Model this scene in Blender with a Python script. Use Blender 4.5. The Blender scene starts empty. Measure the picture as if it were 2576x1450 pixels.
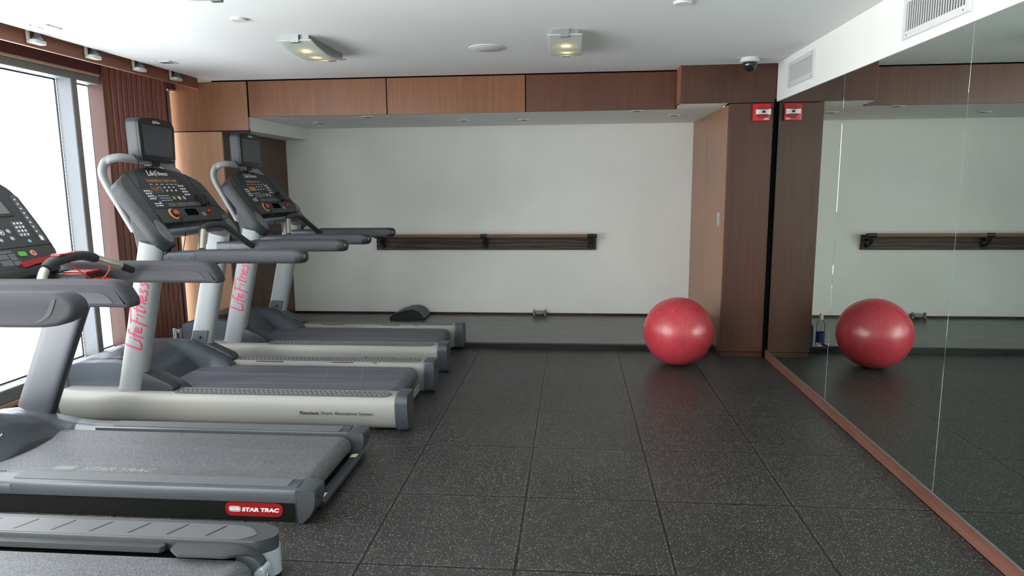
import bpy, bmesh, math, random
from mathutils import Vector, Matrix
random.seed(7)
S = bpy.context.scene
COL = S.collection
PI = math.pi

# ---------------------------------------------------------------- camera, sky, exposure
F_PX, W_PX = 1697.8, 2576
cam_d = bpy.data.cameras.new('camera')
cam = bpy.data.objects.new('camera', cam_d)
COL.objects.link(cam)
cam_d.sensor_width = 36.0
cam_d.lens = F_PX / W_PX * 36.0
cam_d.clip_start = 0.05
_yaw, _pitch, _roll = [math.radians(a) for a in (-5.162, -8.668, -0.5)]
_f = Vector((math.sin(_yaw) * math.cos(_pitch), math.cos(_yaw) * math.cos(_pitch), math.sin(_pitch)))
_r0 = Vector((math.cos(_yaw), -math.sin(_yaw), 0))
_u0 = _r0.cross(_f)
_r = _r0 * math.cos(_roll) + _u0 * math.sin(_roll)
_u = _u0 * math.cos(_roll) - _r0 * math.sin(_roll)
cam.matrix_world = Matrix(((_r.x, _u.x, -_f.x, 0.2129), (_r.y, _u.y, -_f.y, -5.4369), (_r.z, _u.z, -_f.z, 1.4604), (0, 0, 0, 1)))
S.camera = cam

world = bpy.data.worlds.new('sky')
S.world = world
world.use_nodes = True
wn = world.node_tree.nodes
wl = world.node_tree.links
wn.clear()
w_out = wn.new('ShaderNodeOutputWorld')
w_bg = wn.new('ShaderNodeBackground')
w_tc = wn.new('ShaderNodeTexCoord')
w_map = wn.new('ShaderNodeMapping'); w_map.inputs['Scale'].default_value = (1, 1, 2.2)
w_noise = wn.new('ShaderNodeTexNoise'); w_noise.inputs['Scale'].default_value = 2.6
w_noise.inputs['Detail'].default_value = 4
w_cr = wn.new('ShaderNodeValToRGB')
w_cr.color_ramp.elements[0].position = 0.38; w_cr.color_ramp.elements[0].color = (0.74, 0.85, 1.0, 1)
w_cr.color_ramp.elements[1].position = 0.55; w_cr.color_ramp.elements[1].color = (1.0, 0.965, 0.92, 1)
wl.new(w_tc.outputs['Generated'], w_map.inputs['Vector'])
wl.new(w_map.outputs['Vector'], w_noise.inputs['Vector'])
wl.new(w_noise.outputs['Fac'], w_cr.inputs['Fac'])
wl.new(w_cr.outputs['Color'], w_bg.inputs['Color'])
wl.new(w_bg.outputs['Background'], w_out.inputs['Surface'])
w_bg.inputs['Strength'].default_value = 1.0

S.view_settings.view_transform = 'Standard'
S.view_settings.look = 'None'
S.view_settings.gamma = 1.0
S.view_settings.use_curve_mapping = False
S.view_settings.exposure = 4.2
S.cycles.max_bounces = 10
S.cycles.diffuse_bounces = 6
S.cycles.glossy_bounces = 6
S.cycles.transmission_bounces = 8
S.cycles.transparent_max_bounces = 12
S.cycles.sample_clamp_indirect = 6.0
S.cycles.use_denoising = True


def portal(name, x, y0, y1, z0, z1):
    d = bpy.data.lights.new(name, 'AREA')
    d.shape = 'RECTANGLE'; d.size = y1 - y0; d.size_y = z1 - z0
    d.cycles.is_portal = True
    o = bpy.data.objects.new(name, d); COL.objects.link(o)
    # local x -> world y, local -z -> world +x
    o.matrix_world = Matrix(((0, 0, -1, x), (1, 0, 0, (y0 + y1) / 2), (0, -1, 0, (z0 + z1) / 2), (0, 0, 0, 1)))
    return o


portal('window_daylight', -3.52, -7.1, -0.1, 0.2, 2.28)

# ---------------------------------------------------------------- materials
MATS = {}


def lin(c):
    return tuple(((v / 255) / 12.92 if v / 255 <= 0.04045 else ((v / 255 + 0.055) / 1.055) ** 2.4) for v in c)


def mat(name, rgb, rough=0.5, metal=0.0, spec=0.5, emit=None, estr=0, coat=0.0):
    m = bpy.data.materials.new(name); m.use_nodes = True
    b = m.node_tree.nodes['Principled BSDF']
    b.inputs['Base Color'].default_value = (*lin(rgb), 1)
    b.inputs['Roughness'].default_value = rough
    b.inputs['Metallic'].default_value = metal
    b.inputs['Specular IOR Level'].default_value = spec
    b.inputs['Coat Weight'].default_value = coat
    if emit:
        b.inputs['Emission Color'].default_value = (*lin(emit), 1)
        b.inputs['Emission Strength'].default_value = estr
    MATS[name] = m
    return m


class NT:
    """small helper for adding nodes to a material"""
    def __init__(self, m):
        self.t = m.node_tree; self.b = self.t.nodes['Principled BSDF']
        self.tc = self.t.nodes.new('ShaderNodeTexCoord')

    def n(self, typ, **kw):
        nd = self.t.nodes.new(typ)
        for k, v in kw.items():
            if k.startswith('p_'):
                setattr(nd, k[2:], v)
            else:
                nd.inputs[k.replace('_', ' ')].default_value = v
        return nd

    def l(self, a, b):
        self.t.links.new(a, b)

    def mapping(self, scale, src='Object', loc=(0, 0, 0)):
        mp = self.n('ShaderNodeMapping'); mp.inputs['Scale'].default_value = scale; mp.inputs['Location'].default_value = loc
        self.l(self.tc.outputs[src], mp.inputs['Vector'])
        return mp.outputs['Vector']

    def ramp(self, fac, stops):
        r = self.n('ShaderNodeValToRGB')
        el = r.color_ramp.elements
        while len(el) < len(stops):
            el.new(0.5)
        for e, (p, c) in zip(el, stops):
            e.position = p; e.color = (*c, 1) if len(c) == 3 else c
        self.l(fac, r.inputs['Fac'])
        return r.outputs['Color']

    def math(self, op, a, b=None):
        m = self.n('ShaderNodeMath', p_operation=op)
        for i, v in enumerate((a, b)):
            if v is None:
                continue
            if isinstance(v, (int, float)):
                m.inputs[i].default_value = v
            else:
                self.l(v, m.inputs[i])
        return m.outputs[0]

    def mix(self, fac, a, b):
        m = self.n('ShaderNodeMix', p_data_type='RGBA')
        if isinstance(fac, (int, float)):
            m.inputs[0].default_value = fac
        else:
            self.l(fac, m.inputs[0])
        for i, v in ((6, a), (7, b)):
            if isinstance(v, tuple):
                m.inputs[i].default_value = (*v, 1)
            else:
                self.l(v, m.inputs[i])
        return m.outputs[2]

    def bump(self, h, strength, dist):
        bp = self.n('ShaderNodeBump', Strength=strength, Distance=dist)
        self.l(h, bp.inputs['Height']); self.l(bp.outputs['Normal'], self.b.inputs['Normal'])


def wood(name, dark, light, axis='z', rough=0.38, scale=1.0):
    m = mat(name, light, rough)
    t = NT(m)
    k = {'z': (48, 48, 1.6), 'y': (48, 1.6, 48), 'x': (1.6, 48, 48)}[axis]
    v = t.mapping(tuple(a * scale for a in k))
    n1 = t.n('ShaderNodeTexNoise', Scale=1.0, Detail=6.0, Roughness=0.6, Distortion=0.4); t.l(v, n1.inputs['Vector'])
    k2 = {'z': (3, 3, 0.35), 'y': (3, 0.35, 3), 'x': (0.35, 3, 3)}[axis]
    v2 = t.mapping(tuple(a * scale for a in k2))
    n2 = t.n('ShaderNodeTexNoise', Scale=1.0, Detail=3.0, Distortion=0.8); t.l(v2, n2.inputs['Vector'])
    f = t.math('ADD', t.math('MULTIPLY', n1.outputs['Fac'], 0.6), t.math('MULTIPLY', n2.outputs['Fac'], 0.4))
    c = t.ramp(f, [(0.36, lin(dark)), (0.64, lin(light))])
    t.l(c, t.b.inputs['Base Color'])
    t.bump(n1.outputs['Fac'], 0.08, 0.002)
    return m


M_paint = mat('white_paint', (226, 228, 224), 0.85, spec=0.2)
t = NT(M_paint)
_n = t.n('ShaderNodeTexNoise', Scale=60.0, Detail=4.0); t.l(t.tc.outputs['Object'], _n.inputs['Vector'])
_n2 = t.n('ShaderNodeTexNoise', Scale=1.3, Detail=5.0); t.l(t.tc.outputs['Object'], _n2.inputs['Vector'])
t.l(t.ramp(_n2.outputs['Fac'], [(0.3, lin((230, 230, 225))), (0.7, lin((238, 238, 234)))]), t.b.inputs['Base Color'])
t.bump(_n.outputs['Fac'], 0.15, 0.004)
M_ceil = mat('ceiling_paint', (240, 241, 240), 0.9, spec=0.2)
t = NT(M_ceil)
_n = t.n('ShaderNodeTexNoise', Scale=3.0, Detail=5.0); t.l(t.tc.outputs['Object'], _n.inputs['Vector'])
t.bump(_n.outputs['Fac'], 0.12, 0.01)

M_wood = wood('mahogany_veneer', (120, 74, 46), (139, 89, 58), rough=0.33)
M_wood_lt = wood('lit_veneer', (146, 100, 72), (164, 117, 86), rough=0.33)  # lit copy of the veneer, window light put into its colour
M_wood_shade = wood('shaded_veneer', (86, 49, 34), (103, 61, 44), rough=0.33)  # shaded copy for the right fascia panel, light falloff painted into the colour
M_wood_win = wood('peach_veneer', (190, 146, 116), (206, 164, 133), rough=0.33)  # palest veneer copy, window light on the left wall panel painted in
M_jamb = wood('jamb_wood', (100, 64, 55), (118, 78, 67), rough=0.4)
M_wood_dk = wood('dark_veneer', (70, 39, 28), (86, 50, 36), rough=0.33)  # darker copy of the veneer, with shade put into its colour
M_wood_y = wood('beam_veneer', (122, 72, 50), (150, 94, 66), 'y')
M_slat = wood('slat_wood', (124, 78, 68), (152, 102, 90))
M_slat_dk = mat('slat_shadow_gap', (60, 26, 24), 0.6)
M_blind = mat('blind_maroon', (92, 46, 48), 0.7)
M_rail_wood = wood('rail_wood', (112, 78, 54), (148, 110, 80), 'x', 0.4)
M_plank = wood('stained_plank', (30, 18, 16), (86, 56, 43), 'x', 0.55, 0.5)
t = NT(M_plank)
_wv = t.n('ShaderNodeTexWave', p_bands_direction='Z', Scale=1.0, Distortion=14.0, Detail=3.0)
_wv.inputs['Detail Scale'].default_value = 0.8
t.l(t.mapping((0.9, 1.0, 9.0)), _wv.inputs['Vector'])
t.l(t.ramp(_wv.outputs['Fac'], [(0.1, lin((30, 19, 17))), (0.55, lin((62, 40, 33))), (0.95, lin((86, 58, 46)))]), t.b.inputs['Base Color'])
M_trimwood = wood('mirror_base_wood', (82, 50, 41), (118, 78, 64), 'y', 0.5)
M_base_dk = mat('baseboard_dark', (58, 26, 24), 0.35)

M_black = mat('black_plastic', (24, 25, 28), 0.42)
M_blackgap = mat('black_void', (7, 7, 8), 1.0, spec=0.05)
M_iron = mat('black_iron', (26, 26, 28), 0.5, spec=0.4)
M_alu = mat('brushed_alu', (172, 174, 176), 0.4, 0.9)
M_chrome = mat('chrome', (205, 207, 210), 0.18, 1.0)
M_frame = mat('window_frame_grey', (132, 128, 126), 0.5, 0.0)
M_pale = mat('pale_edging', (188, 158, 134), 0.45)
M_reveal = mat('window_reveal_white', (150, 154, 158), 0.5)
M_white = mat('white_plastic', (226, 226, 222), 0.45)
M_grille = mat('grille_white', (214, 214, 214), 0.5)
M_grille_bk = mat('grille_void', (40, 40, 42), 0.9)
M_red = mat('red_plastic', (196, 26, 30), 0.35)
M_red_dk = mat('red_dark', (150, 18, 24), 0.4)
M_print_w = mat('white_print', (236, 236, 236), 0.5)
M_print_g = mat('grey_print', (150, 152, 154), 0.5)
M_print_p = mat('crimson_print', (196, 42, 82), 0.45)
M_print_k = mat('black_print', (24, 24, 26), 0.5)

# treadmill paints
M_lf_white = mat('warm_white_paint', (148, 147, 142), 0.42)
M_lf_post = mat('silver_white_paint', (140, 144, 145), 0.42)
M_lf_grey = mat('slate_plastic', (64, 69, 77), 0.38)
M_lf_dk = mat('charcoal_plastic', (57, 59, 61), 0.5)
M_cross = mat('crossbar_grey', (112, 118, 124), 0.4)
M_shell = mat('screen_shell_slate', (40, 44, 52), 0.45)
M_lf_face = mat('console_face', (42, 44, 51), 0.4)
M_lf_hr = mat('grip_rubber', (62, 64, 70), 0.55)
M_lf_cap = mat('grip_cap', (40, 42, 46), 0.3)
M_pad = mat('tread_pad', (88, 90, 94), 0.6)
M_stud = mat('tread_stud', (150, 152, 156), 0.35)
M_boot = mat('boot_plastic', (56, 58, 62), 0.45)
M_screen = mat('dark_screen', (58, 60, 68), 0.22)
M_hood = mat('hood_grey', (62, 68, 76), 0.36)
M_display = mat('display_window', (66, 58, 52), 0.35)
M_led = mat('amber_led', (150, 100, 56), 0.6, emit=(255, 170, 90), estr=0.012)
M_side = mat('console_side', (28, 31, 38), 0.5)
M_contact = mat('sensor_metal', (208, 206, 192), 0.28, 0.9)
M_tube = mat('bar_rubber', (48, 49, 52), 0.5)
M_green = mat('green_key', (96, 168, 72), 0.5)
M_beige = mat('beige_key', (214, 178, 150), 0.5)
M_bluek = mat('blue_key', (130, 178, 206), 0.5)
M_yellow = mat('yellow_ring', (226, 176, 84), 0.4)
M_stopred = mat('stop_red', (206, 84, 70), 0.45)
M_st_metal = mat('graphite_metal', (70, 74, 79), 0.36, 0.12)
M_st_dark = mat('graphite_dark', (50, 53, 59), 0.42)
M_st_black = mat('side_black', (9, 9, 10), 0.6, spec=0.25)
M_st_grip = mat('foam_grip', (60, 60, 67), 0.7)
M_st_cons = mat('console_charcoal', (48, 49, 51), 0.5)
M_silver = mat('silver_end', (176, 184, 192), 0.35, 0.2)
M_sticker = mat('pale_sticker', (214, 208, 170), 0.6)


def belt_material(name, base, speck, streak):
    m = mat(name, base, 0.55)
    t = NT(m)
    n1 = t.n('ShaderNodeTexNoise', Scale=330.0, Detail=2.0); t.l(t.tc.outputs['Object'], n1.inputs['Vector'])
    c1 = t.ramp(n1.outputs['Fac'], [(0.42, lin(base)), (0.66, lin(speck))])
    n2 = t.n('ShaderNodeTexNoise', Scale=1.0, Detail=5.0); t.l(t.mapping((0.7, 22, 4)), n2.inputs['Vector'])
    f2 = t.ramp(n2.outputs['Fac'], [(0.45, (0, 0, 0)), (0.75, (streak,) * 3)])
    c = t.mix(f2, c1, lin((128, 130, 138)))
    t.l(c, t.b.inputs['Base Color'])
    t.bump(n1.outputs['Fac'], 0.4, 0.001)
    return m


M_belt = belt_material('running_belt', (76, 77, 85), (94, 95, 104), 0.4)
M_belt_st = belt_material('pebbled_belt', (58, 59, 62), (124, 126, 130), 0.12)

# glass pane: clear sheet with a weak reflection
M_glass = bpy.data.materials.new('clear_glass'); M_glass.use_nodes = True
_t = M_glass.node_tree; _t.nodes.clear()
_o = _t.nodes.new('ShaderNodeOutputMaterial'); _mx = _t.nodes.new('ShaderNodeMixShader')
_tr = _t.nodes.new('ShaderNodeBsdfTransparent'); _gl = _t.nodes.new('ShaderNodeBsdfGlossy'); _fw = _t.nodes.new('ShaderNodeLayerWeight'); _fr = _t.nodes.new('ShaderNodeMath'); _fr.operation = 'POWER'; _fr.inputs[1].default_value = 4.0
_tr.inputs['Color'].default_value = (0.97, 0.985, 0.98, 1); _gl.inputs['Roughness'].default_value = 0.0; _fw.inputs['Blend'].default_value = 0.5
_t.links.new(_fw.outputs['Facing'], _fr.inputs[0])
_t.links.new(_fr.outputs[0], _mx.inputs[0]); _t.links.new(_tr.outputs[0], _mx.inputs[1]); _t.links.new(_gl.outputs[0], _mx.inputs[2]); _t.links.new(_mx.outputs[0], _o.inputs[0])
# added tint on the two panes beside the slatted panel, dims the daylight
M_dimmed = M_glass.copy(); M_dimmed.name = 'dimmed_glass'
for _nd in M_dimmed.node_tree.nodes:
    if _nd.type == 'BSDF_TRANSPARENT':
        _nd.inputs['Color'].default_value = (0.52, 0.53, 0.54, 1)
# frosted lamp glass
M_frost = bpy.data.materials.new('frosted_glass'); M_frost.use_nodes = True
_t = M_frost.node_tree; _t.nodes.clear()
_o = _t.nodes.new('ShaderNodeOutputMaterial'); _mx = _t.nodes.new('ShaderNodeMixShader')
_a = _t.nodes.new('ShaderNodeBsdfTranslucent'); _b2 = _t.nodes.new('ShaderNodeBsdfPrincipled')
_a.inputs['Color'].default_value = (0.80, 0.84, 0.82, 1); _b2.inputs['Base Color'].default_value = (0.76, 0.80, 0.78, 1); _b2.inputs['Roughness'].default_value = 0.25
_mx.inputs[0].default_value = 0.5
_t.links.new(_a.outputs[0], _mx.inputs[1]); _t.links.new(_b2.outputs[0], _mx.inputs[2]); _t.links.new(_mx.outputs[0], _o.inputs[0])
M_bulb = mat('warm_bulb', (255, 226, 170), 0.5, emit=(255, 218, 150), estr=3.0)
M_bottle = bpy.data.materials.new('bottle_plastic'); M_bottle.use_nodes = True
_t = M_bottle.node_tree; _t.nodes.clear()
_o = _t.nodes.new('ShaderNodeOutputMaterial'); _mx = _t.nodes.new('ShaderNodeMixShader')
_tr = _t.nodes.new('ShaderNodeBsdfTransparent'); _gl = _t.nodes.new('ShaderNodeBsdfGlossy'); _lw = _t.nodes.new('ShaderNodeLayerWeight')
_tr.inputs['Color'].default_value = (0.94, 0.96, 0.97, 1); _gl.inputs['Roughness'].default_value = 0.12; _lw.inputs['Blend'].default_value = 0.12
_t.links.new(_lw.outputs['Fresnel'], _mx.inputs[0]); _t.links.new(_tr.outputs[0], _mx.inputs[1]); _t.links.new(_gl.outputs[0], _mx.inputs[2]); _t.links.new(_mx.outputs[0], _o.inputs[0])
M_mirror = mat('mirror_silver', (220, 228, 222), 0.0, 1.0)
M_mirror.node_tree.nodes['Principled BSDF'].inputs['Base Color'].default_value = (0.72, 0.80, 0.745, 1)
M_mirror_edge = mat('mirror_edge', (120, 132, 128), 0.3)

# rubber tile floor
TILE = 0.61
M_floor = mat('rubber_tiles', (50, 51, 51), 0.42)
t = NT(M_floor)
_sep = t.n('ShaderNodeSeparateXYZ'); t.l(t.tc.outputs['Object'], _sep.inputs[0])
_wob = t.n('ShaderNodeTexNoise', Scale=45.0, Detail=2.0); t.l(t.tc.outputs['Object'], _wob.inputs['Vector'])
_w = t.math('MULTIPLY', t.math('SUBTRACT', _wob.outputs['Fac'], 0.5), 0.006)


def _seam(axis):
    a = t.math('ADD', _sep.outputs[axis], 20 * TILE)
    a = t.math('ADD', a, _w)
    a = t.math('MODULO', t.math('ADD', a, TILE / 2), TILE)
    return t.math('ABSOLUTE', t.math('SUBTRACT', a, TILE / 2))


_d = t.math('MINIMUM', _seam('X'), _seam('Y'))
_seam_f = t.ramp(_d, [(0.005, (1, 1, 1)), (0.0074, (0, 0, 0))])
_edge_f = t.ramp(_d, [(0.007, (1, 1, 1)), (0.016, (0, 0, 0))])
_vor = t.n('ShaderNodeTexVoronoi', Scale=215.0); t.l(t.tc.outputs['Object'], _vor.inputs['Vector'])
_vc = t.n('ShaderNodeSeparateColor'); t.l(_vor.outputs['Color'], _vc.inputs[0])
_pick = t.ramp(_vc.outputs[0], [(0.78, (0, 0, 0)), (0.82, (1, 1, 1))])
_shape = t.ramp(_vor.outputs['Distance'], [(0.30, (1, 1, 1)), (0.42, (0, 0, 0))])
_speck = t.math('MULTIPLY', _pick, _shape)
_pick2 = t.ramp(_vc.outputs[1], [(0.40, (0, 0, 0)), (0.46, (1, 1, 1))])
_speck_e = t.math('MULTIPLY', t.math('MULTIPLY', _pick2, _shape), _edge_f)
_spk = t.math('MAXIMUM', _speck, _speck_e)
_big = t.n('ShaderNodeTexNoise', Scale=1.1, Detail=4.0); t.l(t.tc.outputs['Object'], _big.inputs['Vector'])
_fine = t.n('ShaderNodeTexNoise', Scale=260.0, Detail=3.0); t.l(t.tc.outputs['Object'], _fine.inputs['Vector'])
_base = t.ramp(t.math('ADD', t.math('MULTIPLY', _big.outputs['Fac'], 0.35), t.math('MULTIPLY', _fine.outputs['Fac'], 0.65)), [(0.35, lin((33, 33, 33))), (0.65, lin((57, 56, 55)))])
_spkcol = t.mix(_vc.outputs[2], lin((130, 130, 124)), lin((190, 188, 178)))
_c = t.mix(_spk, _base, _spkcol)
_c = t.mix(t.math('MULTIPLY', _seam_f, 0.92), _c, lin((8, 8, 8)))
t.l(_c, t.b.inputs['Base Color'])
_h = t.math('SUBTRACT', t.math('ADD', t.math('MULTIPLY', _fine.outputs['Fac'], 0.3), t.math('MULTIPLY', _spk, 0.4)), t.math('MULTIPLY', _seam_f, 3.0))
t.bump(_h, 0.5, 0.0015)

# raised vinyl platform
M_plat = mat('platform_vinyl', (84, 86, 86), 0.28)
t = NT(M_plat)
_n = t.n('ShaderNodeTexNoise', Scale=1.0, Detail=6.0, Roughness=0.65); t.l(t.mapping((3, 22, 1)), _n.inputs['Vector'])
t.l(t.ramp(_n.outputs['Fac'], [(0.3, lin((60, 62, 62))), (0.5, lin((84, 86, 86))), (0.72, lin((108, 110, 108)))]), t.b.inputs['Base Color'])
_n2 = t.n('ShaderNodeTexNoise', Scale=3.0, Detail=2.0); t.l(t.tc.outputs['Object'], _n2.inputs['Vector'])
t.bump(_n2.outputs['Fac'], 0.06, 0.02)
M_plat_edge = mat('platform_nosing', (14, 14, 16), 0.5)

# ball
M_ball = mat('ball_vinyl', (190, 46, 62), 0.30, spec=0.7)
t = NT(M_ball)
_wv = t.n('ShaderNodeTexNoise', Scale=1.0, Detail=3.0); t.l(t.mapping((46, 46, 0.6)), _wv.inputs['Vector'])
t.l(t.ramp(_wv.outputs['Fac'], [(0.35, lin((182, 54, 66))), (0.64, lin((192, 62, 74))), (0.72, lin((202, 94, 90)))]), t.b.inputs['Base Color'])
t.bump(_wv.outputs['Fac'], 0.10, 0.002)


# ---------------------------------------------------------------- mesh helpers
def nbm():
    return bmesh.new()


def box(bm, x0, x1, y0, y1, z0, z1, bev=0.0, seg=2):
    vs = [bm.verts.new((x, y, z)) for x in (x0, x1) for y in (y0, y1) for z in (z0, z1)]
    fs = []
    for idx in ((0, 1, 3, 2), (4, 6, 7, 5), (0, 4, 5, 1), (2, 3, 7, 6), (0, 2, 6, 4), (1, 5, 7, 3)):
        fs.append(bm.faces.new([vs[i] for i in idx]))
    if bev > 0:
        es = set(e for f in fs for e in f.edges)
        bmesh.ops.bevel(bm, geom=list(es), offset=bev, segments=seg, affect='EDGES', profile=0.6)
    return vs


def prism(bm, pts, fn, a0, a1, bev=0.0, seg=2, bev_caps=True):
    """polygon pts extruded between parameter a0 and a1; fn(p, a) -> 3-D"""
    v0 = [bm.verts.new(fn(p, a0)) for p in pts]
    v1 = [bm.verts.new(fn(p, a1)) for p in pts]
    n = len(pts)
    f0 = bm.faces.new(v0[::-1]); f1 = bm.faces.new(v1)
    for i in range(n):
        bm.faces.new((v0[i], v0[(i + 1) % n], v1[(i + 1) % n], v1[i]))
    if bev > 0:
        es = list(f0.edges) + list(f1.edges)
        bmesh.ops.bevel(bm, geom=es, offset=bev, segments=seg, affect='EDGES', profile=0.5)


def fy(p, a): return (p[0], a, p[1])      # profile in XZ, along Y
def fx(p, a): return (a, p[0], p[1])      # profile in YZ, along X
def fz(p, a): return (p[0], p[1], a)      # profile in XY, along Z


def rpoly(pts, r, seg=5):
    """round the corners of a 2-D polygon; r a number or one per corner"""
    out = []
    n = len(pts)
    rs = r if isinstance(r, (list, tuple)) else [r] * n
    for i in range(n):
        p = Vector(pts[i]); a = Vector(pts[i - 1]); b = Vector(pts[(i + 1) % n])
        ra = rs[i]
        da = (a - p); db = (b - p)
        la, lb = da.length, db.length
        ra = min(ra, la * 0.49, lb * 0.49)
        if ra <= 1e-6:
            out.append(tuple(p)); continue
        p0 = p + da / la * ra; p1 = p + db / lb * ra
        for k in range(seg + 1):
            s = k / seg
            q = p0 * (1 - s) ** 2 + p * 2 * s * (1 - s) + p1 * s ** 2
            out.append(tuple(q))
    return out


def rprism(bm, pts, fn, a0, a1, r, seg=4):
    """prism with softly rounded rims: the outline is inset step by step"""
    n = len(pts)
    area = sum(pts[i][0] * pts[(i + 1) % n][1] - pts[(i + 1) % n][0] * pts[i][1] for i in range(n))
    sg = 1 if area > 0 else -1
    nr = []
    for i in range(n):
        p, q, w = Vector(pts[i - 1]), Vector(pts[i]), Vector(pts[(i + 1) % n])
        d1 = (q - p).normalized(); d2 = (w - q).normalized()
        m = Vector((-(d1.y + d2.y), d1.x + d2.x)) * sg
        nr.append(m.normalized() if m.length > 1e-6 else Vector((0, 0)))
    rings = []
    lev = [(r * (1 - math.sin(PI / 2 * k / seg)), r * (1 - math.cos(PI / 2 * k / seg))) for k in range(seg + 1)]
    for ins, da in lev[::1]:
        rings.append((a0 + (r - (r - da)), ins))
    rings = [(a0 + da, ins) for ins, da in lev] + [(a1 - da, ins) for ins, da in lev[::-1]]
    V = [[bm.verts.new(fn((pts[i][0] + nr[i].x * ins, pts[i][1] + nr[i].y * ins), a)) for i in range(n)] for a, ins in rings]
    for k in range(len(V) - 1):
        for i in range(n):
            bm.faces.new((V[k][i], V[k][(i + 1) % n], V[k + 1][(i + 1) % n], V[k + 1][i]))
    bm.faces.new(V[0][::-1]); bm.faces.new(V[-1])


def spline(pts, n=8, closed=False):
    P = [Vector(p) for p in pts]
    out = []
    for i in range(len(P) - 1):
        p0 = P[i - 1] if i > 0 else P[i] * 2 - P[i + 1]
        p1, p2 = P[i], P[i + 1]
        p3 = P[i + 2] if i + 2 < len(P) else P[i + 1] * 2 - P[i]
        for k in range(n):
            s = k / n
            out.append(0.5 * ((2 * p1) + (-p0 + p2) * s + (2 * p0 - 5 * p1 + 4 * p2 - p3) * s ** 2 + (-p0 + 3 * p1 - 3 * p2 + p3) * s ** 3))
    out.append(P[-1].copy())
    return out


def sweep(bm, path, prof, up=(0, 0, 1), caps=True):
    """prof: list of (a,b) or function(i, s)->list; a along side, b along up"""
    P = [Vector(p) for p in path]
    n = len(P)
    upv = Vector(up)
    rings = []
    for i in range(n):
        tg = (P[min(i + 1, n - 1)] - P[max(i - 1, 0)]).normalized()
        side = tg.cross(upv)
        if side.length < 1e-4:
            side = tg.cross(Vector((0.3, 1, 0.1)))
        side.normalize()
        u2 = side.cross(tg).normalized()
        pr = prof(i, i / (n - 1)) if callable(prof) else prof
        rings.append([bm.verts.new(P[i] + side * a + u2 * b) for a, b in pr])
    m = len(rings[0])
    for i in range(n - 1):
        for j in range(m):
            bm.faces.new((rings[i][j], rings[i][(j + 1) % m], rings[i + 1][(j + 1) % m], rings[i + 1][j]))
    if caps:
        bm.faces.new(rings[0][::-1]); bm.faces.new(rings[-1])


def tube(bm, path, r, n=10, up=None, caps=True):
    """round tube with parallel transported frame"""
    P = [Vector(p) for p in path]
    m = len(P)
    tg0 = (P[1] - P[0]).normalized()
    ref = Vector((0, 0, 1)) if abs(tg0.z) < 0.9 else Vector((1, 0, 0))
    nrm = (ref - tg0 * ref.dot(tg0)).normalized()
    rings = []
    for i in range(m):
        tg = (P[min(i + 1, m - 1)] - P[max(i - 1, 0)]).normalized()
        nrm = (nrm - tg * nrm.dot(tg)).normalized()
        bn = tg.cross(nrm)
        ri = r[i] if isinstance(r, (list, tuple)) else r
        rings.append([bm.verts.new(P[i] + (nrm * math.cos(2 * PI * k / n) + bn * math.sin(2 * PI * k / n)) * ri) for k in range(n)])
    for i in range(m - 1):
        for j in range(n):
            bm.faces.new((rings[i][j], rings[i][(j + 1) % n], rings[i + 1][(j + 1) % n], rings[i + 1][j]))
    if caps:
        bm.faces.new(rings[0][::-1]); bm.faces.new(rings[-1])


def sup(a, b, e=3.0, n=24):
    out = []
    for k in range(n):
        th = 2 * PI * k / n
        c, s = math.cos(th), math.sin(th)
        out.append((a * math.copysign(abs(c) ** (2 / e), c), b * math.copysign(abs(s) ** (2 / e), s)))
    return out


def lathe(bm, prof, fn=None, n=32):
    """prof: (r, h); fn(x, y, h) -> 3-D"""
    fn = fn or (lambda x, y, h: (x, y, h))
    rings = []
    for r, h in prof:
        if r < 1e-6:
            rings.append([bm.verts.new(fn(0, 0, h))])
        else:
            rings.append([bm.verts.new(fn(r * math.cos(2 * PI * k / n), r * math.sin(2 * PI * k / n), h)) for k in range(n)])
    for a, b in zip(rings[:-1], rings[1:]):
        for k in range(n):
            k2 = (k + 1) % n
            vs = [a[k % len(a)], a[k2 % len(a)], b[k2 % len(b)], b[k % len(b)]]
            u = []
            for v in vs:
                if v not in u:
                    u.append(v)
            if len(u) >= 3:
                try:
                    bm.faces.new(u)
                except ValueError:
                    pass


def grid(bm, fn, nu, nv):
    V = [[bm.verts.new(fn(i / nu, j / nv)) for j in range(nv + 1)] for i in range(nu + 1)]
    for i in range(nu):
        for j in range(nv):
            bm.faces.new((V[i][j], V[i + 1][j], V[i + 1][j + 1], V[i][j + 1]))
    return V


def poly(bm, pts3):
    return bm.faces.new([bm.verts.new(p) for p in pts3])


def obj(name, bm, m, parent=None, loc=(0, 0, 0), smooth=35):
    bmesh.ops.remove_doubles(bm, verts=bm.verts, dist=1e-6)
    bmesh.ops.recalc_face_normals(bm, faces=bm.faces)
    L = Vector(loc)
    if L.length > 0:
        bmesh.ops.translate(bm, verts=bm.verts, vec=-L)
    me = bpy.data.meshes.new(name)
    bm.to_mesh(me); bm.free()
    me.materials.append(m)
    if smooth:
        for p in me.polygons:
            p.use_smooth = True
        me.set_sharp_from_angle(angle=math.radians(smooth))
    o = bpy.data.objects.new(name, me)
    COL.objects.link(o)
    if parent is not None:
        o.parent = parent
    return o


def tag(o, label, cat, group=None):
    o['label'] = label; o['category'] = cat
    if group:
        o['group'] = group
    return o


class Thing:
    """an Empty at the thing's base; parts are given in world coordinates"""
    def __init__(self, name, label, cat, loc, group=None):
        self.o = bpy.data.objects.new(name, None); COL.objects.link(self.o)
        self.o.empty_display_size = 0.1
        self.o.location = loc; self.loc = loc
        tag(self.o, label, cat, group)

    def part(self, name, bm, m, parent=None, smooth=35, label=None):
        p = obj(name, bm, m, parent or self.o, self.loc, smooth)
        if label:
            p['label'] = label
        return p


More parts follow.
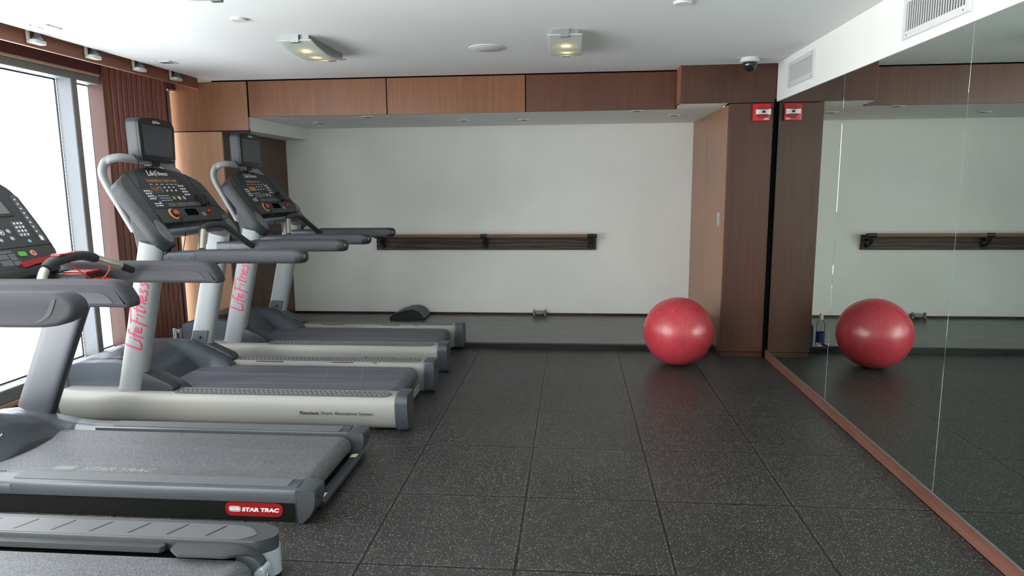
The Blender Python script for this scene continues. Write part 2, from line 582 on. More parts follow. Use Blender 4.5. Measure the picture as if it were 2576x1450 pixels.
def single(name, bm, m, label, cat, loc, group=None, smooth=35):
    o = obj(name, bm, m, None, loc, smooth)
    o.location = loc
    return tag(o, label, cat, group)


def struct(name, bm, m, parent=None, smooth=None):
    o = obj(name, bm, m, parent, (0, 0, 0), smooth)
    if parent is None:
        o['kind'] = 'structure'
    return o


def copy_tree(o, parent=None):
    c = o.copy(); COL.objects.link(c)
    if parent is not None:
        c.parent = parent
    for ch in list(o.children):
        copy_tree(ch, c)
    return c


def text(bm, s, origin, ex, ey, width, height, shear=0.0, bold=0.0, center=True, fn=None, spacing=1.0):
    """lettering laid on the plane (ex, ey); fn(u, v) may replace the plane mapping"""
    cu = bpy.data.curves.new('lettering', 'FONT')
    cu.body = s; cu.size = 1.0; cu.shear = shear; cu.offset = bold; cu.resolution_u = 3; cu.space_character = spacing
    ob = bpy.data.objects.new('lettering', cu); COL.objects.link(ob)
    dg = bpy.context.evaluated_depsgraph_get()
    me = bpy.data.meshes.new_from_object(ob.evaluated_get(dg))
    xs = [v.co.x for v in me.vertices]; ys = [v.co.y for v in me.vertices]
    x0, x1, y0, y1 = min(xs), max(xs), min(ys), max(ys)
    O = Vector(origin); EX = Vector(ex).normalized(); EY = Vector(ey).normalized()
    vs = []
    for v in me.vertices:
        u = (v.co.x - x0) / (x1 - x0) * width; w = (v.co.y - y0) / (y1 - y0) * height
        if center:
            u -= width / 2; w -= height / 2
        vs.append(bm.verts.new(fn(u, w) if fn else O + EX * u + EY * w))
    for p in me.polygons:
        try:
            bm.faces.new([vs[i] for i in p.vertices])
        except ValueError:
            pass
    bpy.data.objects.remove(ob); bpy.data.curves.remove(cu); bpy.data.meshes.remove(me)


BRUSH = [[(0.06, 1.02), (0.03, 0.5), (0.0, 0.0)], [(-0.02, 0.02), (0.14, 0.03), (0.36, 0.16)], [(0.37, 0.52), (0.33, 0.14)], [(0.385, 0.68), (0.395, 0.75)],
         [(0.70, 0.84), (0.62, 0.92), (0.56, 0.74), (0.48, -0.04)], [(0.43, 0.50), (0.68, 0.55)],
         [(0.67, 0.30), (0.82, 0.38), (0.80, 0.50), (0.71, 0.47), (0.66, 0.30), (0.71, 0.14), (0.88, 0.20)],
         [(1.10, 0.86), (1.06, 0.45), (0.99, -0.12)], [(0.94, 0.82), (1.20, 0.88), (1.56, 0.98)], [(1.03, 0.44), (1.27, 0.50)],
         [(1.37, 0.54), (1.33, 0.14)], [(1.60, 0.82), (1.52, 0.16), (1.60, 0.10)], [(1.45, 0.54), (1.74, 0.60)],
         [(1.73, 0.52), (1.69, 0.12)], [(1.70, 0.34), (1.81, 0.51), (1.89, 0.46), (1.86, 0.12)],
         [(1.98, 0.30), (2.13, 0.38), (2.11, 0.50), (2.02, 0.47), (1.97, 0.30), (2.02, 0.14), (2.17, 0.18)],
         [(2.43, 0.52), (2.32, 0.50), (2.30, 0.40), (2.38, 0.28), (2.34, 0.14), (2.20, 0.12)],
         [(2.70, 0.54), (2.59, 0.52), (2.57, 0.42), (2.65, 0.30), (2.61, 0.14), (2.46, 0.12)]]


def brush(bm, fn, width, height, wt=0.085):
    """hand-brushed word mark made of stroked ribbons, centred on (0, 0)"""
    ku, kv = width / 2.75, height / 1.14
    for st in BRUSH:
        pts = [Vector((p[0], p[1])) for p in (spline([(x, y, 0) for x, y in st], 5) if len(st) > 2 else [Vector((x, y, 0)) for x, y in st])]
        n = len(pts)
        rows = []
        for i in range(n):
            d = (pts[min(i + 1, n - 1)] - pts[max(i - 1, 0)]).normalized()
            nn = Vector((-d.y, d.x)) * wt / 2 * (1.0 if 0 < i < n - 1 else 0.75)
            rows.append([bm.verts.new(fn((q.x - 1.36) * ku, (q.y - 0.45) * kv)) for q in (pts[i] + nn, pts[i] - nn)])
        for i in range(n - 1):
            bm.faces.new((rows[i][0], rows[i + 1][0], rows[i + 1][1], rows[i][1]))


# ---------------------------------------------------------------- the room
CZ = 2.40          # ceiling
MX = 1.835         # mirror plane
FY = 0.494         # fascia / platform edge
BY = 1.896         # back wall of the alcove
b = nbm(); box(b, -3.62, 2.05, -7.2, BY + 0.1, -0.08, 0.0); struct('floor', b, M_floor)
b = nbm(); box(b, -2.96, 1.46, FY, BY, 0.0, 0.04)
pf = struct('floor_platform', b, M_plat)
b = nbm()
prism(b, rpoly([(FY - 0.012, 0.0), (FY - 0.012, 0.038), (FY - 0.006, 0.043), (FY + 0.05, 0.043), (FY + 0.05, 0.0405), (FY - 0.002, 0.0405), (FY - 0.002, 0.0)], 0.001), fx, -2.94, 1.455)
struct('platform_edge', b, M_plat_edge, pf)
b = nbm(); box(b, -3.03, 2.05, -7.2, FY + 0.03, CZ, 2.62); struct('ceiling', b, M_ceil)
b = nbm(); box(b, -3.62, -3.02, -7.2, FY + 0.1, 2.56, 2.62); struct('ceiling_slot', b, M_ceil)
b = nbm(); box(b, -2.70, 1.47, FY + 0.031, BY + 0.02, 2.088, 2.62); struct('ceiling_alcove', b, M_ceil)
b = nbm(); box(b, -3.1, 2.05, BY, BY + 0.1, -0.08, 2.62); struct('wall_back', b, M_paint)
b = nbm(); box(b, -3.62, 2.05, -7.3, -7.2, -0.08, 2.62); struct('wall_rear', b, M_paint)
b = nbm(); box(b, -2.96, -2.69, FY + 0.02, BY + 0.01, 1.967, 2.62); struct('wall_soffit', b, M_paint)
# right wall: backing behind the mirrors and the white header above them
b = nbm(); box(b, MX + 0.012, 2.05, -7.2, BY + 0.1, -0.08, 2.62); struct('wall_right', b, M_paint)
b = nbm(); box(b, MX - 0.006, MX + 0.011, -7.2, 0.276, 2.102, CZ + 0.005); struct('wall_header', b, M_paint)

# mirrors
seams = [0.268, -1.09, -2.412, -3.74, -5.06, -6.39]
mlabels = ['tall frameless mirror panel beside the dark wooden cabinet', 'frameless mirror panel that reflects the red exercise ball', 'large frameless mirror panel at the right edge of the photo',
           'frameless mirror panel level with the photographer, outside the right edge', 'mirror panel farthest behind the photographer']
for i in range(5):
    b = nbm(); box(b, MX, MX + 0.008, seams[i + 1] + 0.001, seams[i] - 0.001, 0.074, 2.100, 0.0005, 1)
    m = single('wall_mirror', b, M_mirror, mlabels[i], 'mirror', (MX, seams[i + 1], 0.074), 'mirror panels along the right wall', smooth=None)
b = nbm()
for s in seams[1:-1]:
    box(b, MX + 0.0012, MX + 0.006, s - 0.0012, s + 0.0012, 0.075, 2.099)
struct('trim_5', b, M_mirror_edge)
b = nbm(); box(b, MX - 0.005, MX + 0.011, -7.2, 0.268, 0.0, 0.0655, 0.002, 1)
bb = struct('baseboard_right', b, M_trimwood)
b = nbm(); box(b, MX - 0.003, MX + 0.010, -7.2, 0.268, 0.066, 0.0735, 0.0008, 1); struct('metal_channel', b, M_alu, bb)
b = nbm(); box(b, MX - 0.016, MX + 0.03, 0.270, 0.30, 0.0, 2.12); struct('trim_6', b, M_blackgap)

# back wall base trim
b = nbm(); box(b, -2.93, 1.46, BY - 0.012, BY + 0.002, 0.04, 0.062, 0.002, 1); struct('baseboard_back', b, M_base_dk)

# wooden fascia panels, left wall panels, bulkhead
xs = [-2.655, -1.403, -0.193, 1.075]
b = nbm(); box(b, -2.99, 1.08, FY + 0.012, FY + 0.03, 2.083, 2.42); struct('trim_7', b, M_blackgap)
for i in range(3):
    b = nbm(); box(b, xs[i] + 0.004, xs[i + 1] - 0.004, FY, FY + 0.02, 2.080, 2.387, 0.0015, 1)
    struct('trim_%d' % (1 + i), b, M_wood if i < 2 else M_wood_shade)
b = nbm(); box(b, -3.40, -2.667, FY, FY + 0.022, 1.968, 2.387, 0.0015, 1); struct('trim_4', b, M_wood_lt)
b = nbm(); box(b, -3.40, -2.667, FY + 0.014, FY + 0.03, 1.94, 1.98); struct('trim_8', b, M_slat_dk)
b = nbm(); box(b, -3.40, -2.925, FY, FY + 0.022, 0.0, 1.956, 0.0015, 1); struct('wall_panel_left', b, M_wood_win)
b = nbm(); box(b, -3.45, -2.957, FY + 0.022, BY + 0.05, -0.02, 2.62); struct('wall_left_return', b, M_paint)
# wooden side of the alcove, two boards with a seam
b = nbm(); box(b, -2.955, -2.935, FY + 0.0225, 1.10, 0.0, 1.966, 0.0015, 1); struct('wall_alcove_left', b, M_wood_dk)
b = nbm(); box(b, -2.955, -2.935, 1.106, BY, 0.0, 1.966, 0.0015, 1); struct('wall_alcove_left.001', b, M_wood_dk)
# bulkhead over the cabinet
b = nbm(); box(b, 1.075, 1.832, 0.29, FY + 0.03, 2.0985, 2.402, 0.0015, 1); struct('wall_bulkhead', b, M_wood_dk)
b = nbm(); box(b, 1.0725, 1.0748, 0.2905, FY - 0.0005, 2.107, 2.40); struct('trim_9', b, M_wood_lt)  # thin added face, light on the bulkhead side painted as paler veneer
b = nbm(); prism(b, [(0.296, 2.1000), (0.296, 2.0978), (FY + 0.0315, 2.088), (FY + 0.0315, 2.1000)], fx, 1.080, 1.459); struct('bulkhead_underside', b, M_ceil)

# ---------------------------------------------------------------- window wall
WX = -3.36
MUL = [(-0.745, -0.69), (-2.245, -2.19), (-3.745, -3.69), (-5.245, -5.19), (-6.745, -6.69)]
wb = nbm(); box(wb, WX - 0.2, WX, -7.2, -0.40, -0.08, 0.085); struct('wall_left', wb, M_blind)
wb = nbm(); box(wb, WX - 0.19, WX + 0.012, -7.2, -0.42, 0.085, 0.115, 0.003, 1); struct('sill_left', wb, M_pale)
wb = nbm(); box(wb, WX - 0.2, WX, -7.2, -0.455, 2.30, 2.62); struct('wall_left_head', wb, M_frame)
edges = [-0.40] + [v for m_ in MUL for v in (m_[1], m_[0])] + [-7.2]
win_n = 0
for k in range(0, len(edges) - 1, 2):
    y1, y0 = edges[k], edges[k + 1]
    win_n += 1
    b = nbm()
    z0, z1 = 0.118, 2.30
    # frame ring: front member and reveal boards (head, sill)
    box(b, WX - 0.13, WX, y0, y1, z0, 0.20, 0.002, 1)
    box(b, WX - 0.13, WX, y0, y1, 2.245, z1, 0.002, 1)
    wf = struct('window_%d' % win_n, b, M_frame)
    b = nbm()
    box(b, WX - 0.125, WX - 0.004, y0 + 0.001, y1 - 0.001, 0.2005, 0.2035)
    box(b, WX - 0.125, WX - 0.004, y0 + 0.001, y1 - 0.001, 2.2415, 2.2445)
    struct('reveal_board', b, M_reveal, wf)
    b = nbm()
    box(b, WX - 0.128, WX - 0.119, y0 + 0.0005, y1 - 0.0005, 0.203, 0.212)
    box(b, WX - 0.128, WX - 0.119, y0 + 0.0005, y1 - 0.0005, 2.233, 2.242)
    box(b, WX - 0.128, WX - 0.119, y0 + 0.003, y0 + 0.012, 0.203, 2.242)
    box(b, WX - 0.128, WX - 0.119, y1 - 0.012, y1 - 0.003, 0.203, 2.242)
    struct('gasket', b, M_black, wf)
    b = nbm(); box(b, WX - 0.130, WX - 0.124, y0 - 0.004, y1 + 0.004, 0.195, 2.25); struct('pane', b, M_dimmed if win_n <= 2 else M_glass, wf)  # first two panes get the added dimming tint
for i, (a, c) in enumerate(MUL):
    b = nbm()
    box(b, WX - 0.118, WX, a, c, 0.118, 2.2995, 0.002, 1)
    mm = struct('window_mullion' if i == 0 else 'window_mullion.%03d' % i, b, M_frame)
    b = nbm()
    box(b, WX - 0.117, WX - 0.006, a - 0.002, a + 0.001, 0.204, 2.242)
    box(b, WX - 0.117, WX - 0.006, c - 0.001, c + 0.002, 0.204, 2.242)
    struct('reveal_board', b, M_reveal, mm)

# dark red blind cassette above the window with its pale bottom bar, and the stub past the slatted panel
T = Thing('roller_blind', 'dark red rolled blind panel with pale bottom bar above the window', 'blind', (WX + 0.02, -3.8, 2.29))
b = nbm(); box(b, WX + 0.003, WX + 0.03, -7.15, -0.478, 2.312, 2.52, 0.002, 1); T.part('cassette', b, M_blind)
b = nbm(); tube(b, [(WX + 0.018, -7.15, 2.302), (WX + 0.018, -0.48, 2.302)], 0.0115, 12); T.part('bottom_bar', b, M_pale)
T = Thing('blind_end', 'short dark red blind stub between the slatted panel and wooden corner', 'blind', (WX + 0.02, 0.46, 2.30))
b = nbm(); box(b, WX + 0.003, WX + 0.045, 0.418, 0.488, 2.326, 2.52, 0.002, 1); T.part('cassette', b, M_blind)
b = nbm(); box(b, WX + 0.003, WX + 0.045, 0.418, 0.488, 2.308, 2.324, 0.003, 1); T.part('bottom_bar', b, M_pale)

# slatted (reeded) wooden panel between window and corner
T = Thing('slatted_wall_panel', 'reddish wooden panel of vertical rounded slats beside the window', 'wall panel', (-3.36, 0.0, 0.0))
b = nbm(); box(b, -3.46, -3.372, -0.42, 0.445, 0.0, 2.5); T.part('backing', b, M_slat_dk)
b = nbm(); box(b, -3.45, -3.335, -0.452, -0.420, 0.0, 2.5, 0.002, 1); T.part('jamb_board', b, M_jamb)
b = nbm(); box(b, -3.372, -3.362, -0.418, -0.335, 0.0, 2.5); T.part('edge_board', b, M_slat)
ns = 11
for i in range(ns):
    yc = -0.30 + i * 0.0655
    b = nbm()
    pr = rpoly([(-3.373, yc - 0.0262), (-3.350, yc - 0.0262), (-3.350, yc + 0.0262), (-3.373, yc + 0.0262)], [0, 0.017, 0.017, 0], 6)
    prism(b, pr, fz, 0.0, 2.5)
    T.part('slat', b, M_slat)
b = nbm(); box(b, -3.45, -3.352, 0.430, 0.446, 0.0, 2.31); T.part('end_strip', b, M_frame)

# wooden beam hanging along the ceiling slot, spotlights in the slot
b = nbm(); box(b, -3.133, -3.11, -7.2, FY, 2.332, 2.56, 0.001, 1)
bm_ = struct('beam_left', b, M_wood_y)
b = nbm(); box(b, -3.132, -3.1105, -7.2, FY - 0.001, 2.329, 2.3315); struct('lit_underside', b, M_pale, bm_)  # added pale strip, window light on the beam underside put into its colour
spot_lab = ['white spotlight in the ceiling slot nearest the camera, with a loose ring', 'white spotlight in the ceiling slot, second from the camera',
            'white spotlight in the ceiling slot above the slatted panel, third from the camera', 'white spotlight in the ceiling slot nearest the wooden corner']
for i, yy in enumerate((-1.375, -0.875, -0.372, 0.105)):
    T = Thing('spotlight', spot_lab[i], 'spotlight', (-3.07, yy, 2.53), 'spotlights in the ceiling slot')
    b = nbm(); box(b, -3.106, -3.092, yy - 0.055, yy - 0.032, 2.365, 2.56, 0.003, 1); T.part('bracket_arm', b, M_white)
    b = nbm(); prism(b, rpoly([(-3.108, yy - 0.055), (-3.108, yy + 0.048), (-3.05, yy + 0.048), (-3.045, yy - 0.055)], 0.012), fz, 2.345, 2.366, 0.002, 1)
    T.part('bracket_plate', b, M_white)
    b = nbm(); lathe(b, [(0, 0.085), (0.014, 0.085), (0.016, 0.06), (0.02, 0.03), (0.033, 0.008), (0.035, 0.0), (0, 0.0)], lambda x, y, h: (-3.075 + x, yy + y, 2.368 + h), 16)
    T.part('lamp_head', b, M_alu)
    b = nbm(); box(b, -3.088, -3.062, yy - 0.018, yy + 0.012, 2.452, 2.56, 0.004, 1); T.part('socket', b, M_white)
    if i != 1:
        b = nbm(); tube(b, [(-3.065 + 0.032 * math.cos(a), yy + 0.07 + 0.032 * math.sin(a), 2.425) for a in [2 * PI * k / 20 for k in range(21)]], 0.006, 8, caps=False)
        T.part('trim_ring', b, M_white)

# ---------------------------------------------------------------- cabinet at the right of the alcove
T = Thing('tall_cabinet', 'tall dark reddish wooden cabinet beside the mirror with fire alarm on its front', 'cabinet', (1.64, 1.0, 0.0))
b = nbm(); box(b, 1.475, 1.815, 0.31, BY - 0.001, 0.0, 2.095); T.part('body', b, M_blackgap)
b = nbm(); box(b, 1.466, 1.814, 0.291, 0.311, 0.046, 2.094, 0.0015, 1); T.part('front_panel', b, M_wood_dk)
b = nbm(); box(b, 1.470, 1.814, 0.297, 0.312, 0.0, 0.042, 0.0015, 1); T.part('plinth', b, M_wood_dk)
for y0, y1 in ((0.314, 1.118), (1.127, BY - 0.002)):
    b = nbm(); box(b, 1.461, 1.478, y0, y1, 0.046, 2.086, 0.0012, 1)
    d = T.part('door', b, M_wood_lt)  # doors face the window, so the lit veneer colour is used
    if y0 < 0.5:
        b = nbm()
        prism(b, rpoly([(1.461, 1.095), (1.452, 1.10), (1.446, 1.13), (1.452, 1.15), (1.444, 1.18), (1.450, 1.212), (1.461, 1.215)], 0.003), fy, 0.478, 0.52, 0.002, 1)
        T.part('pull_handle', b, M_silver, d)
b = nbm(); box(b, 1.468, 1.48, 0.314, 0.60, 0.0, 0.044); T.part('plinth_side', b, M_wood)

# fire alarm strobe
T = Thing('fire_alarm', 'square red fire alarm with clear strobe marked FIRE on the cabinet', 'alarm', (1.713, 0.29, 2.02))
b = nbm(); box(b, 1.645, 1.781, 0.256, 0.290, 1.953, 2.085, 0.004, 2); pl = T.part('housing', b, M_red)
b = nbm()
oc = [(1.718 + 0.052 * math.cos(PI / 8 + k * PI / 4), 2.020 + 0.052 * math.sin(PI / 8 + k * PI / 4)) for k in range(8)]
prism(b, oc, fy, 0.248, 0.257, 0.002, 1); T.part('octagon_horn', b, M_red_dk)
b = nbm()
prism(b, rpoly([(1.664, 2.000), (1.664, 2.040), (1.695, 2.036), (1.74, 2.036), (1.776, 2.042), (1.776, 1.998), (1.74, 2.004), (1.695, 2.004)], 0.003), fy, 0.226, 0.25, 0.003, 1)
sb = T.part('strobe_lens', b, M_white)
b = nbm(); prism(b, rpoly([(1.685, 2.009), (1.685, 2.031), (1.757, 2.031), (1.757, 2.009)], 0.004), fy, 0.224, 0.2262); T.part('reflector', b, M_chrome, sb)
b = nbm(); box(b, 1.708, 1.734, 0.2225, 0.2242, 2.011, 2.03); T.part('flash_tube', b, M_black, sb)
b = nbm(); text(b, 'FIRE', (1.750, 0.2555, 1.967), (1, 0, 0), (0, 0, 1), 0.040, 0.016, 0, 0.01); T.part('lettering', b, M_print_w, pl)

# dome camera on the ceiling
T = Thing('dome_camera', 'white ceiling security camera with dark dome above the cabinet', 'camera', (1.548, 0.03, CZ))
b = nbm(); lathe(b, [(0, 0.0), (0.062, 0.0), (0.066, -0.010), (0.072, -0.012), (0.074, -0.026), (0.068, -0.032), (0.058, -0.034), (0, -0.034)], lambda x, y, h: (1.548 + x, 0.03 + y, CZ + h), 36)
T.part('housing_ring', b, M_white)
M_dome = mat('smoked_dome', (30, 32, 36), 0.06, coat=0.6)
b = nbm(); lathe(b, [(0.055, -0.030)] + [(0.055 * math.cos(a), -0.046 - 0.055 * math.sin(a)) for a in [PI / 2 * k / 10 for k in range(11)]], lambda x, y, h: (1.548 + x, 0.03 + y, CZ + h), 32)
T.part('dome', b, M_dome)

# air grilles in the header
for (y0, y1, z0, z1, lab) in ((-0.575, -0.022, 2.166, 2.348, 'small white air grille above the mirror nearest the cabinet'), (-2.40, -1.815, 2.146, 2.348, 'white air grille above the mirror at the top right of the photo')):
    hx = MX - 0.006
    T = Thing('air_grille', lab, 'air grille', (hx, (y0 + y1) / 2, z0), 'air grilles above the mirrors')
    b = nbm(); box(b, hx - 0.0045, hx - 0.002, y0 + 0.02, y1 - 0.02, z0 + 0.02, z1 - 0.02); T.part('backing', b, M_grille_bk)
    b = nbm(); w = 0.034
    vo = [(y0, z0), (y1, z0), (y1, z1), (y0, z1)]; vi = [(y0 + w, z0 + w), (y1 - w, z0 + w), (y1 - w, z1 - w), (y0 + w, z1 - w)]
    rings = [[b.verts.new((x, *p)) for p in pp] for x, pp in ((hx - 0.0005, vo), (hx - 0.009, vo), (hx - 0.012, [(p[0] + (0.004 if p[0] == y0 else -0.004), p[1] + (0.004 if p[1] == z0 else -0.004)) for p in vo]), (hx - 0.012, vi), (hx - 0.0005, vi))]
    for r0, r1 in zip(rings[:-1], rings[1:]):
        for k in range(4):
            b.faces.new((r0[k], r0[(k + 1) % 4], r1[(k + 1) % 4], r1[k]))
    T.part('frame', b, M_grille)
    n = 24
    b = nbm()
    for k in range(n):
        yc = y0 + w + (k + 0.5) * (y1 - y0 - 2 * w) / n
        box(b, hx - 0.0085, hx - 0.0042, yc - 0.0033, yc + 0.0033, z0 + w - 0.003, z1 - w + 0.003)
    T.part('fin', b, M_grille)
    for (yy, zz) in ((y0 + 0.05, z0 + 0.016), (y1 - 0.05, z0 + 0.016), (y0 + 0.05, z1 - 0.016), (y1 - 0.05, z1 - 0.016)):
        b = nbm(); lathe(b, [(0, -0.015), (0.004, -0.014), (0.0045, -0.0125)], lambda x, y, h: (hx + h, yy + x, zz + y), 8); T.part('screw', b, M_alu)

# ---------------------------------------------------------------- ceiling fittings
lamp_lab = ['ceiling lamp of curved frosted glass cut by the top edge of the photo', 'ceiling lamp of curved frosted glass above the treadmills', 'ceiling lamp of curved frosted glass in the middle of the ceiling']


def ceiling_lamp(cx, cy, lab):
    T = Thing('ceiling_lamp', lab, 'ceiling lamp', (cx, cy, CZ), 'curved glass ceiling lamps')
    hl, hw = 0.315, 0.083
    sag = lambda s: CZ - 0.034 - 0.036 * (1 - s * s)          # s in -1..1 along y
    # metal body: two side cheeks following the curve and a tray
    b = nbm()
    box(b, cx - hw, cx + hw, cy - hl, cy + hl, CZ - 0.012, CZ, 0.001, 1)
    box(b, cx - hw, cx + hw, cy - hl - 0.002, cy - hl + 0.004, CZ - 0.034, CZ, 0.001, 1)
    box(b, cx - hw, cx + hw, cy + hl - 0.004, cy + hl + 0.002, CZ - 0.034, CZ, 0.001, 1)
    T.part('tray', b, M_alu)
    for sx in (-1, 1):
        b = nbm()
        pts = [(cy - hl, CZ)] + [(cy + s * hl, sag(s) + 0.004) for s in [k / 10 - 1 for k in range(21)]] + [(cy + hl, CZ)]
        prism(b, pts, fx, cx + sx * hw - 0.002, cx + sx * hw + 0.002); T.part('cheek', b, M_alu)
    # glass sheet, wider and longer than the body
    b = nbm()
    def g(u, v, dz):
        s = (v * 2 - 1) * 1.06
        return (cx - 0.105 + 0.21 * u, cy + s * hl, sag(s) + dz)
    top = grid(b, lambda u, v: g(u, v, 0.0), 2, 24)
    bot = grid(b, lambda u, v: g(u, v, -0.007), 2, 24)
    for i in range(24):
        for e in (0, 2):
            b.faces.new((top[e][i], top[e][i + 1], bot[e][i + 1], bot[e][i]))
    for e in (0, 24):
        for i in range(2):
            b.faces.new((top[i][e], top[i + 1][e], bot[i + 1][e], bot[i][e]))
    T.part('glass_shade', b, M_frost)
    for sy in (-1, 1):
        b = nbm()
        z = sag(1.02)
        box(b, cx - 0.026, cx + 0.026, cy + sy * (hl * 1.065) - 0.003, cy + sy * (hl * 1.065) + 0.003, z - 0.014, CZ, 0.001, 1)
        box(b, cx - 0.026, cx + 0.026, min(cy + sy * hl * 1.065, cy + sy * hl * 0.97), max(cy + sy * hl * 1.065, cy + sy * hl * 0.97), z - 0.014, z - 0.009, 0.001, 1)
        T.part('clip', b, M_alu)
    for s in (-0.5, 0.05, 0.6):
        b = nbm(); bmesh.ops.create_icosphere(b, subdivisions=2, radius=0.011, matrix=Matrix.Translation((cx + 0.005, cy + s * hl, sag(s) + 0.0165)))
        T.part('bulb', b, M_bulb)


ceiling_lamp(-1.512, -2.45, lamp_lab[0])
ceiling_lamp(-1.520, -0.845, lamp_lab[1])
ceiling_lamp(0.160, -0.790, lamp_lab[2])


def disc(name, cx, cy, r, lab, cat, ringed=False, group=None):
    T = Thing(name, lab, cat, (cx, cy, CZ), group)
    b = nbm(); lathe(b, [(0, -0.006), (r * 0.8, -0.006), (r * 0.97, -0.005), (r, -0.003), (r, 0.0)], lambda x, y, h: (cx + x, cy + y, CZ + h), 40)
    T.part('rim' if ringed else 'cover', b, M_white)
    if ringed:
        b = nbm(); lathe(b, [(0, -0.0095), (r * 0.82, -0.0095), (r * 0.86, -0.006)], lambda x, y, h: (cx + x, cy + y, CZ + h), 40); T.part('speaker_mesh', b, M_grille)
    else:
        b = nbm(); lathe(b, [(0, -0.012), (r * 0.9, -0.012), (r * 0.94, -0.006)], lambda x, y, h: (cx + x, cy + y, CZ + h), 40); T.part('plate', b, M_white)


disc('ceiling_speaker', -0.382, -0.615, 0.126, 'round white speaker set in the ceiling between two lamps', 'speaker', True)
disc('sprinkler_cover', -1.665, -1.605, 0.046, 'small round white cover on the ceiling above the treadmills', 'sprinkler cover', group='round ceiling covers')
disc('sprinkler_cover', 0.782, -1.659, 0.05, 'small round white cover on the ceiling at the top right', 'sprinkler cover', group='round ceiling covers')
for i, (cx, cy, lab, dark) in enumerate(((-2.86, -1.562, 'square white recessed ceiling light near the spotlights, nearest the camera', False), (-2.838, -0.40, 'square dark slotted ceiling vent over the slatted panel', True))):
    T = Thing('recessed_light' if not dark else 'ceiling_vent', lab, 'ceiling light' if not dark else 'ceiling vent', (cx, cy, CZ))
    b = nbm(); s = 0.056
    box(b, cx - s, cx + s, cy - s, cy - s + 0.012, CZ - 0.006, CZ, 0.001, 1); box(b, cx - s, cx + s, cy + s - 0.012, cy + s, CZ - 0.006, CZ, 0.001, 1)
    box(b, cx - s, cx - s + 0.012, cy - s, cy + s, CZ - 0.0055, CZ, 0.001, 1); box(b, cx + s - 0.012, cx + s, cy - s, cy + s, CZ - 0.0055, CZ, 0.001, 1)
    T.part('frame', b, M_white)
    b = nbm(); box(b, cx - s + 0.010, cx + s - 0.010, cy - s + 0.010, cy + s - 0.010, CZ - 0.003, CZ); T.part('backing', b, M_grille_bk if dark else M_white)
    if dark:
        b = nbm()
        for k in range(4):
            box(b, cx - s + 0.012, cx + s - 0.012, cy - 0.036 + k * 0.024 - 0.002, cy - 0.036 + k * 0.024 + 0.002, CZ - 0.0055, CZ - 0.002)
        T.part('slat', b, M_frame)
ALC = [(-2.28, 1.215, 'leftmost small recessed light in the alcove ceiling'), (-1.64, 0.72, 'small recessed light near the left fascia panel edge in the alcove ceiling'), (-0.848, 1.22, 'small recessed alcove light above the middle of the wall bar'),
       (-0.26, 1.245, 'small recessed alcove light above the grey dumbbell'), (0.76, 0.64, 'small recessed alcove light behind the right fascia panel'), (1.14, 1.06, 'small recessed alcove light nearest the tall cabinet')]
for cx, cy, lab in ALC:
    T = Thing('recessed_light', lab, 'ceiling light', (cx, cy, 2.088), 'recessed lights in the alcove ceiling')
    b = nbm(); s = 0.052
    box(b, cx - s, cx + s, cy - s, cy + s, 2.082, 2.0875, 0.001, 1); T.part('frame', b, M_white)
    b = nbm(); lathe(b, [(0, -0.0065), (0.032, -0.0065), (0.034, -0.005)], lambda x, y, h: (cx + x, cy + y, 2.088 + h), 20); T.part('aperture', b, M_grille_bk)

# ---------------------------------------------------------------- wall bar (barre)
T = Thing('wall_barre', 'wooden exercise bar on black brackets over a dark plank on the back wall', 'wall bar', (-0.74, BY, 0.84))
b = nbm(); box(b, -1.946, 0.465, BY - 0.036, BY, 0.764, 0.918, 0.002, 1); pk = T.part('plank', b, M_plank)
b = nbm(); tube(b, [(-1.90, 1.755, 0.922), (0.43, 1.755, 0.922)], 0.0185, 20); T.part('rail', b, M_rail_wood)
for bx in (-1.865, -0.735, 0.405):
    b = nbm()
    box(b, bx - 0.028, bx + 0.028, BY - 0.043, BY - 0.035, 0.778, 0.892, 0.003, 1)
    arm = spline([(bx, BY - 0.04, 0.80), (bx, 1.815, 0.815), (bx, 1.772, 0.85), (bx, 1.757, 0.905)], 6)
    sweep(b, arm, sup(0.012, 0.018, 3, 14), up=(1, 0, 0))
    box(b, bx - 0.010, bx + 0.010, BY - 0.085, BY - 0.038, 0.855, 0.885, 0.003, 1)
    br = T.part('bracket', b, M_iron)
    b = nbm(); tube(b, [(bx - 0.036, 1.755, 0.922), (bx + 0.036, 1.755, 0.922)], 0.0225, 20); T.part('collar', b, M_black, br)
for ex, d in ((-1.905, -1), (0.435, 1)):
    b = nbm(); lathe(b, [(0, 0.035), (0.017, 0.035), (0.021, 0.03), (0.021, -0.01), (0, -0.01)], lambda x, y, h: (ex + d * h, 1.755 + x, 0.922 + y), 18); T.part('end_cap', b, M_black)
b = nbm()
for sx in (-1.38, -0.63, -0.28, 0.0):
    for sz in (0.795, 0.888):
        lathe(b, [(0, 0.0372), (0.006, 0.0368), (0.007, 0.035)], lambda x, y, h: (sx + x, BY - h, sz + y), 8)
T.part('screw', b, M_iron, pk)

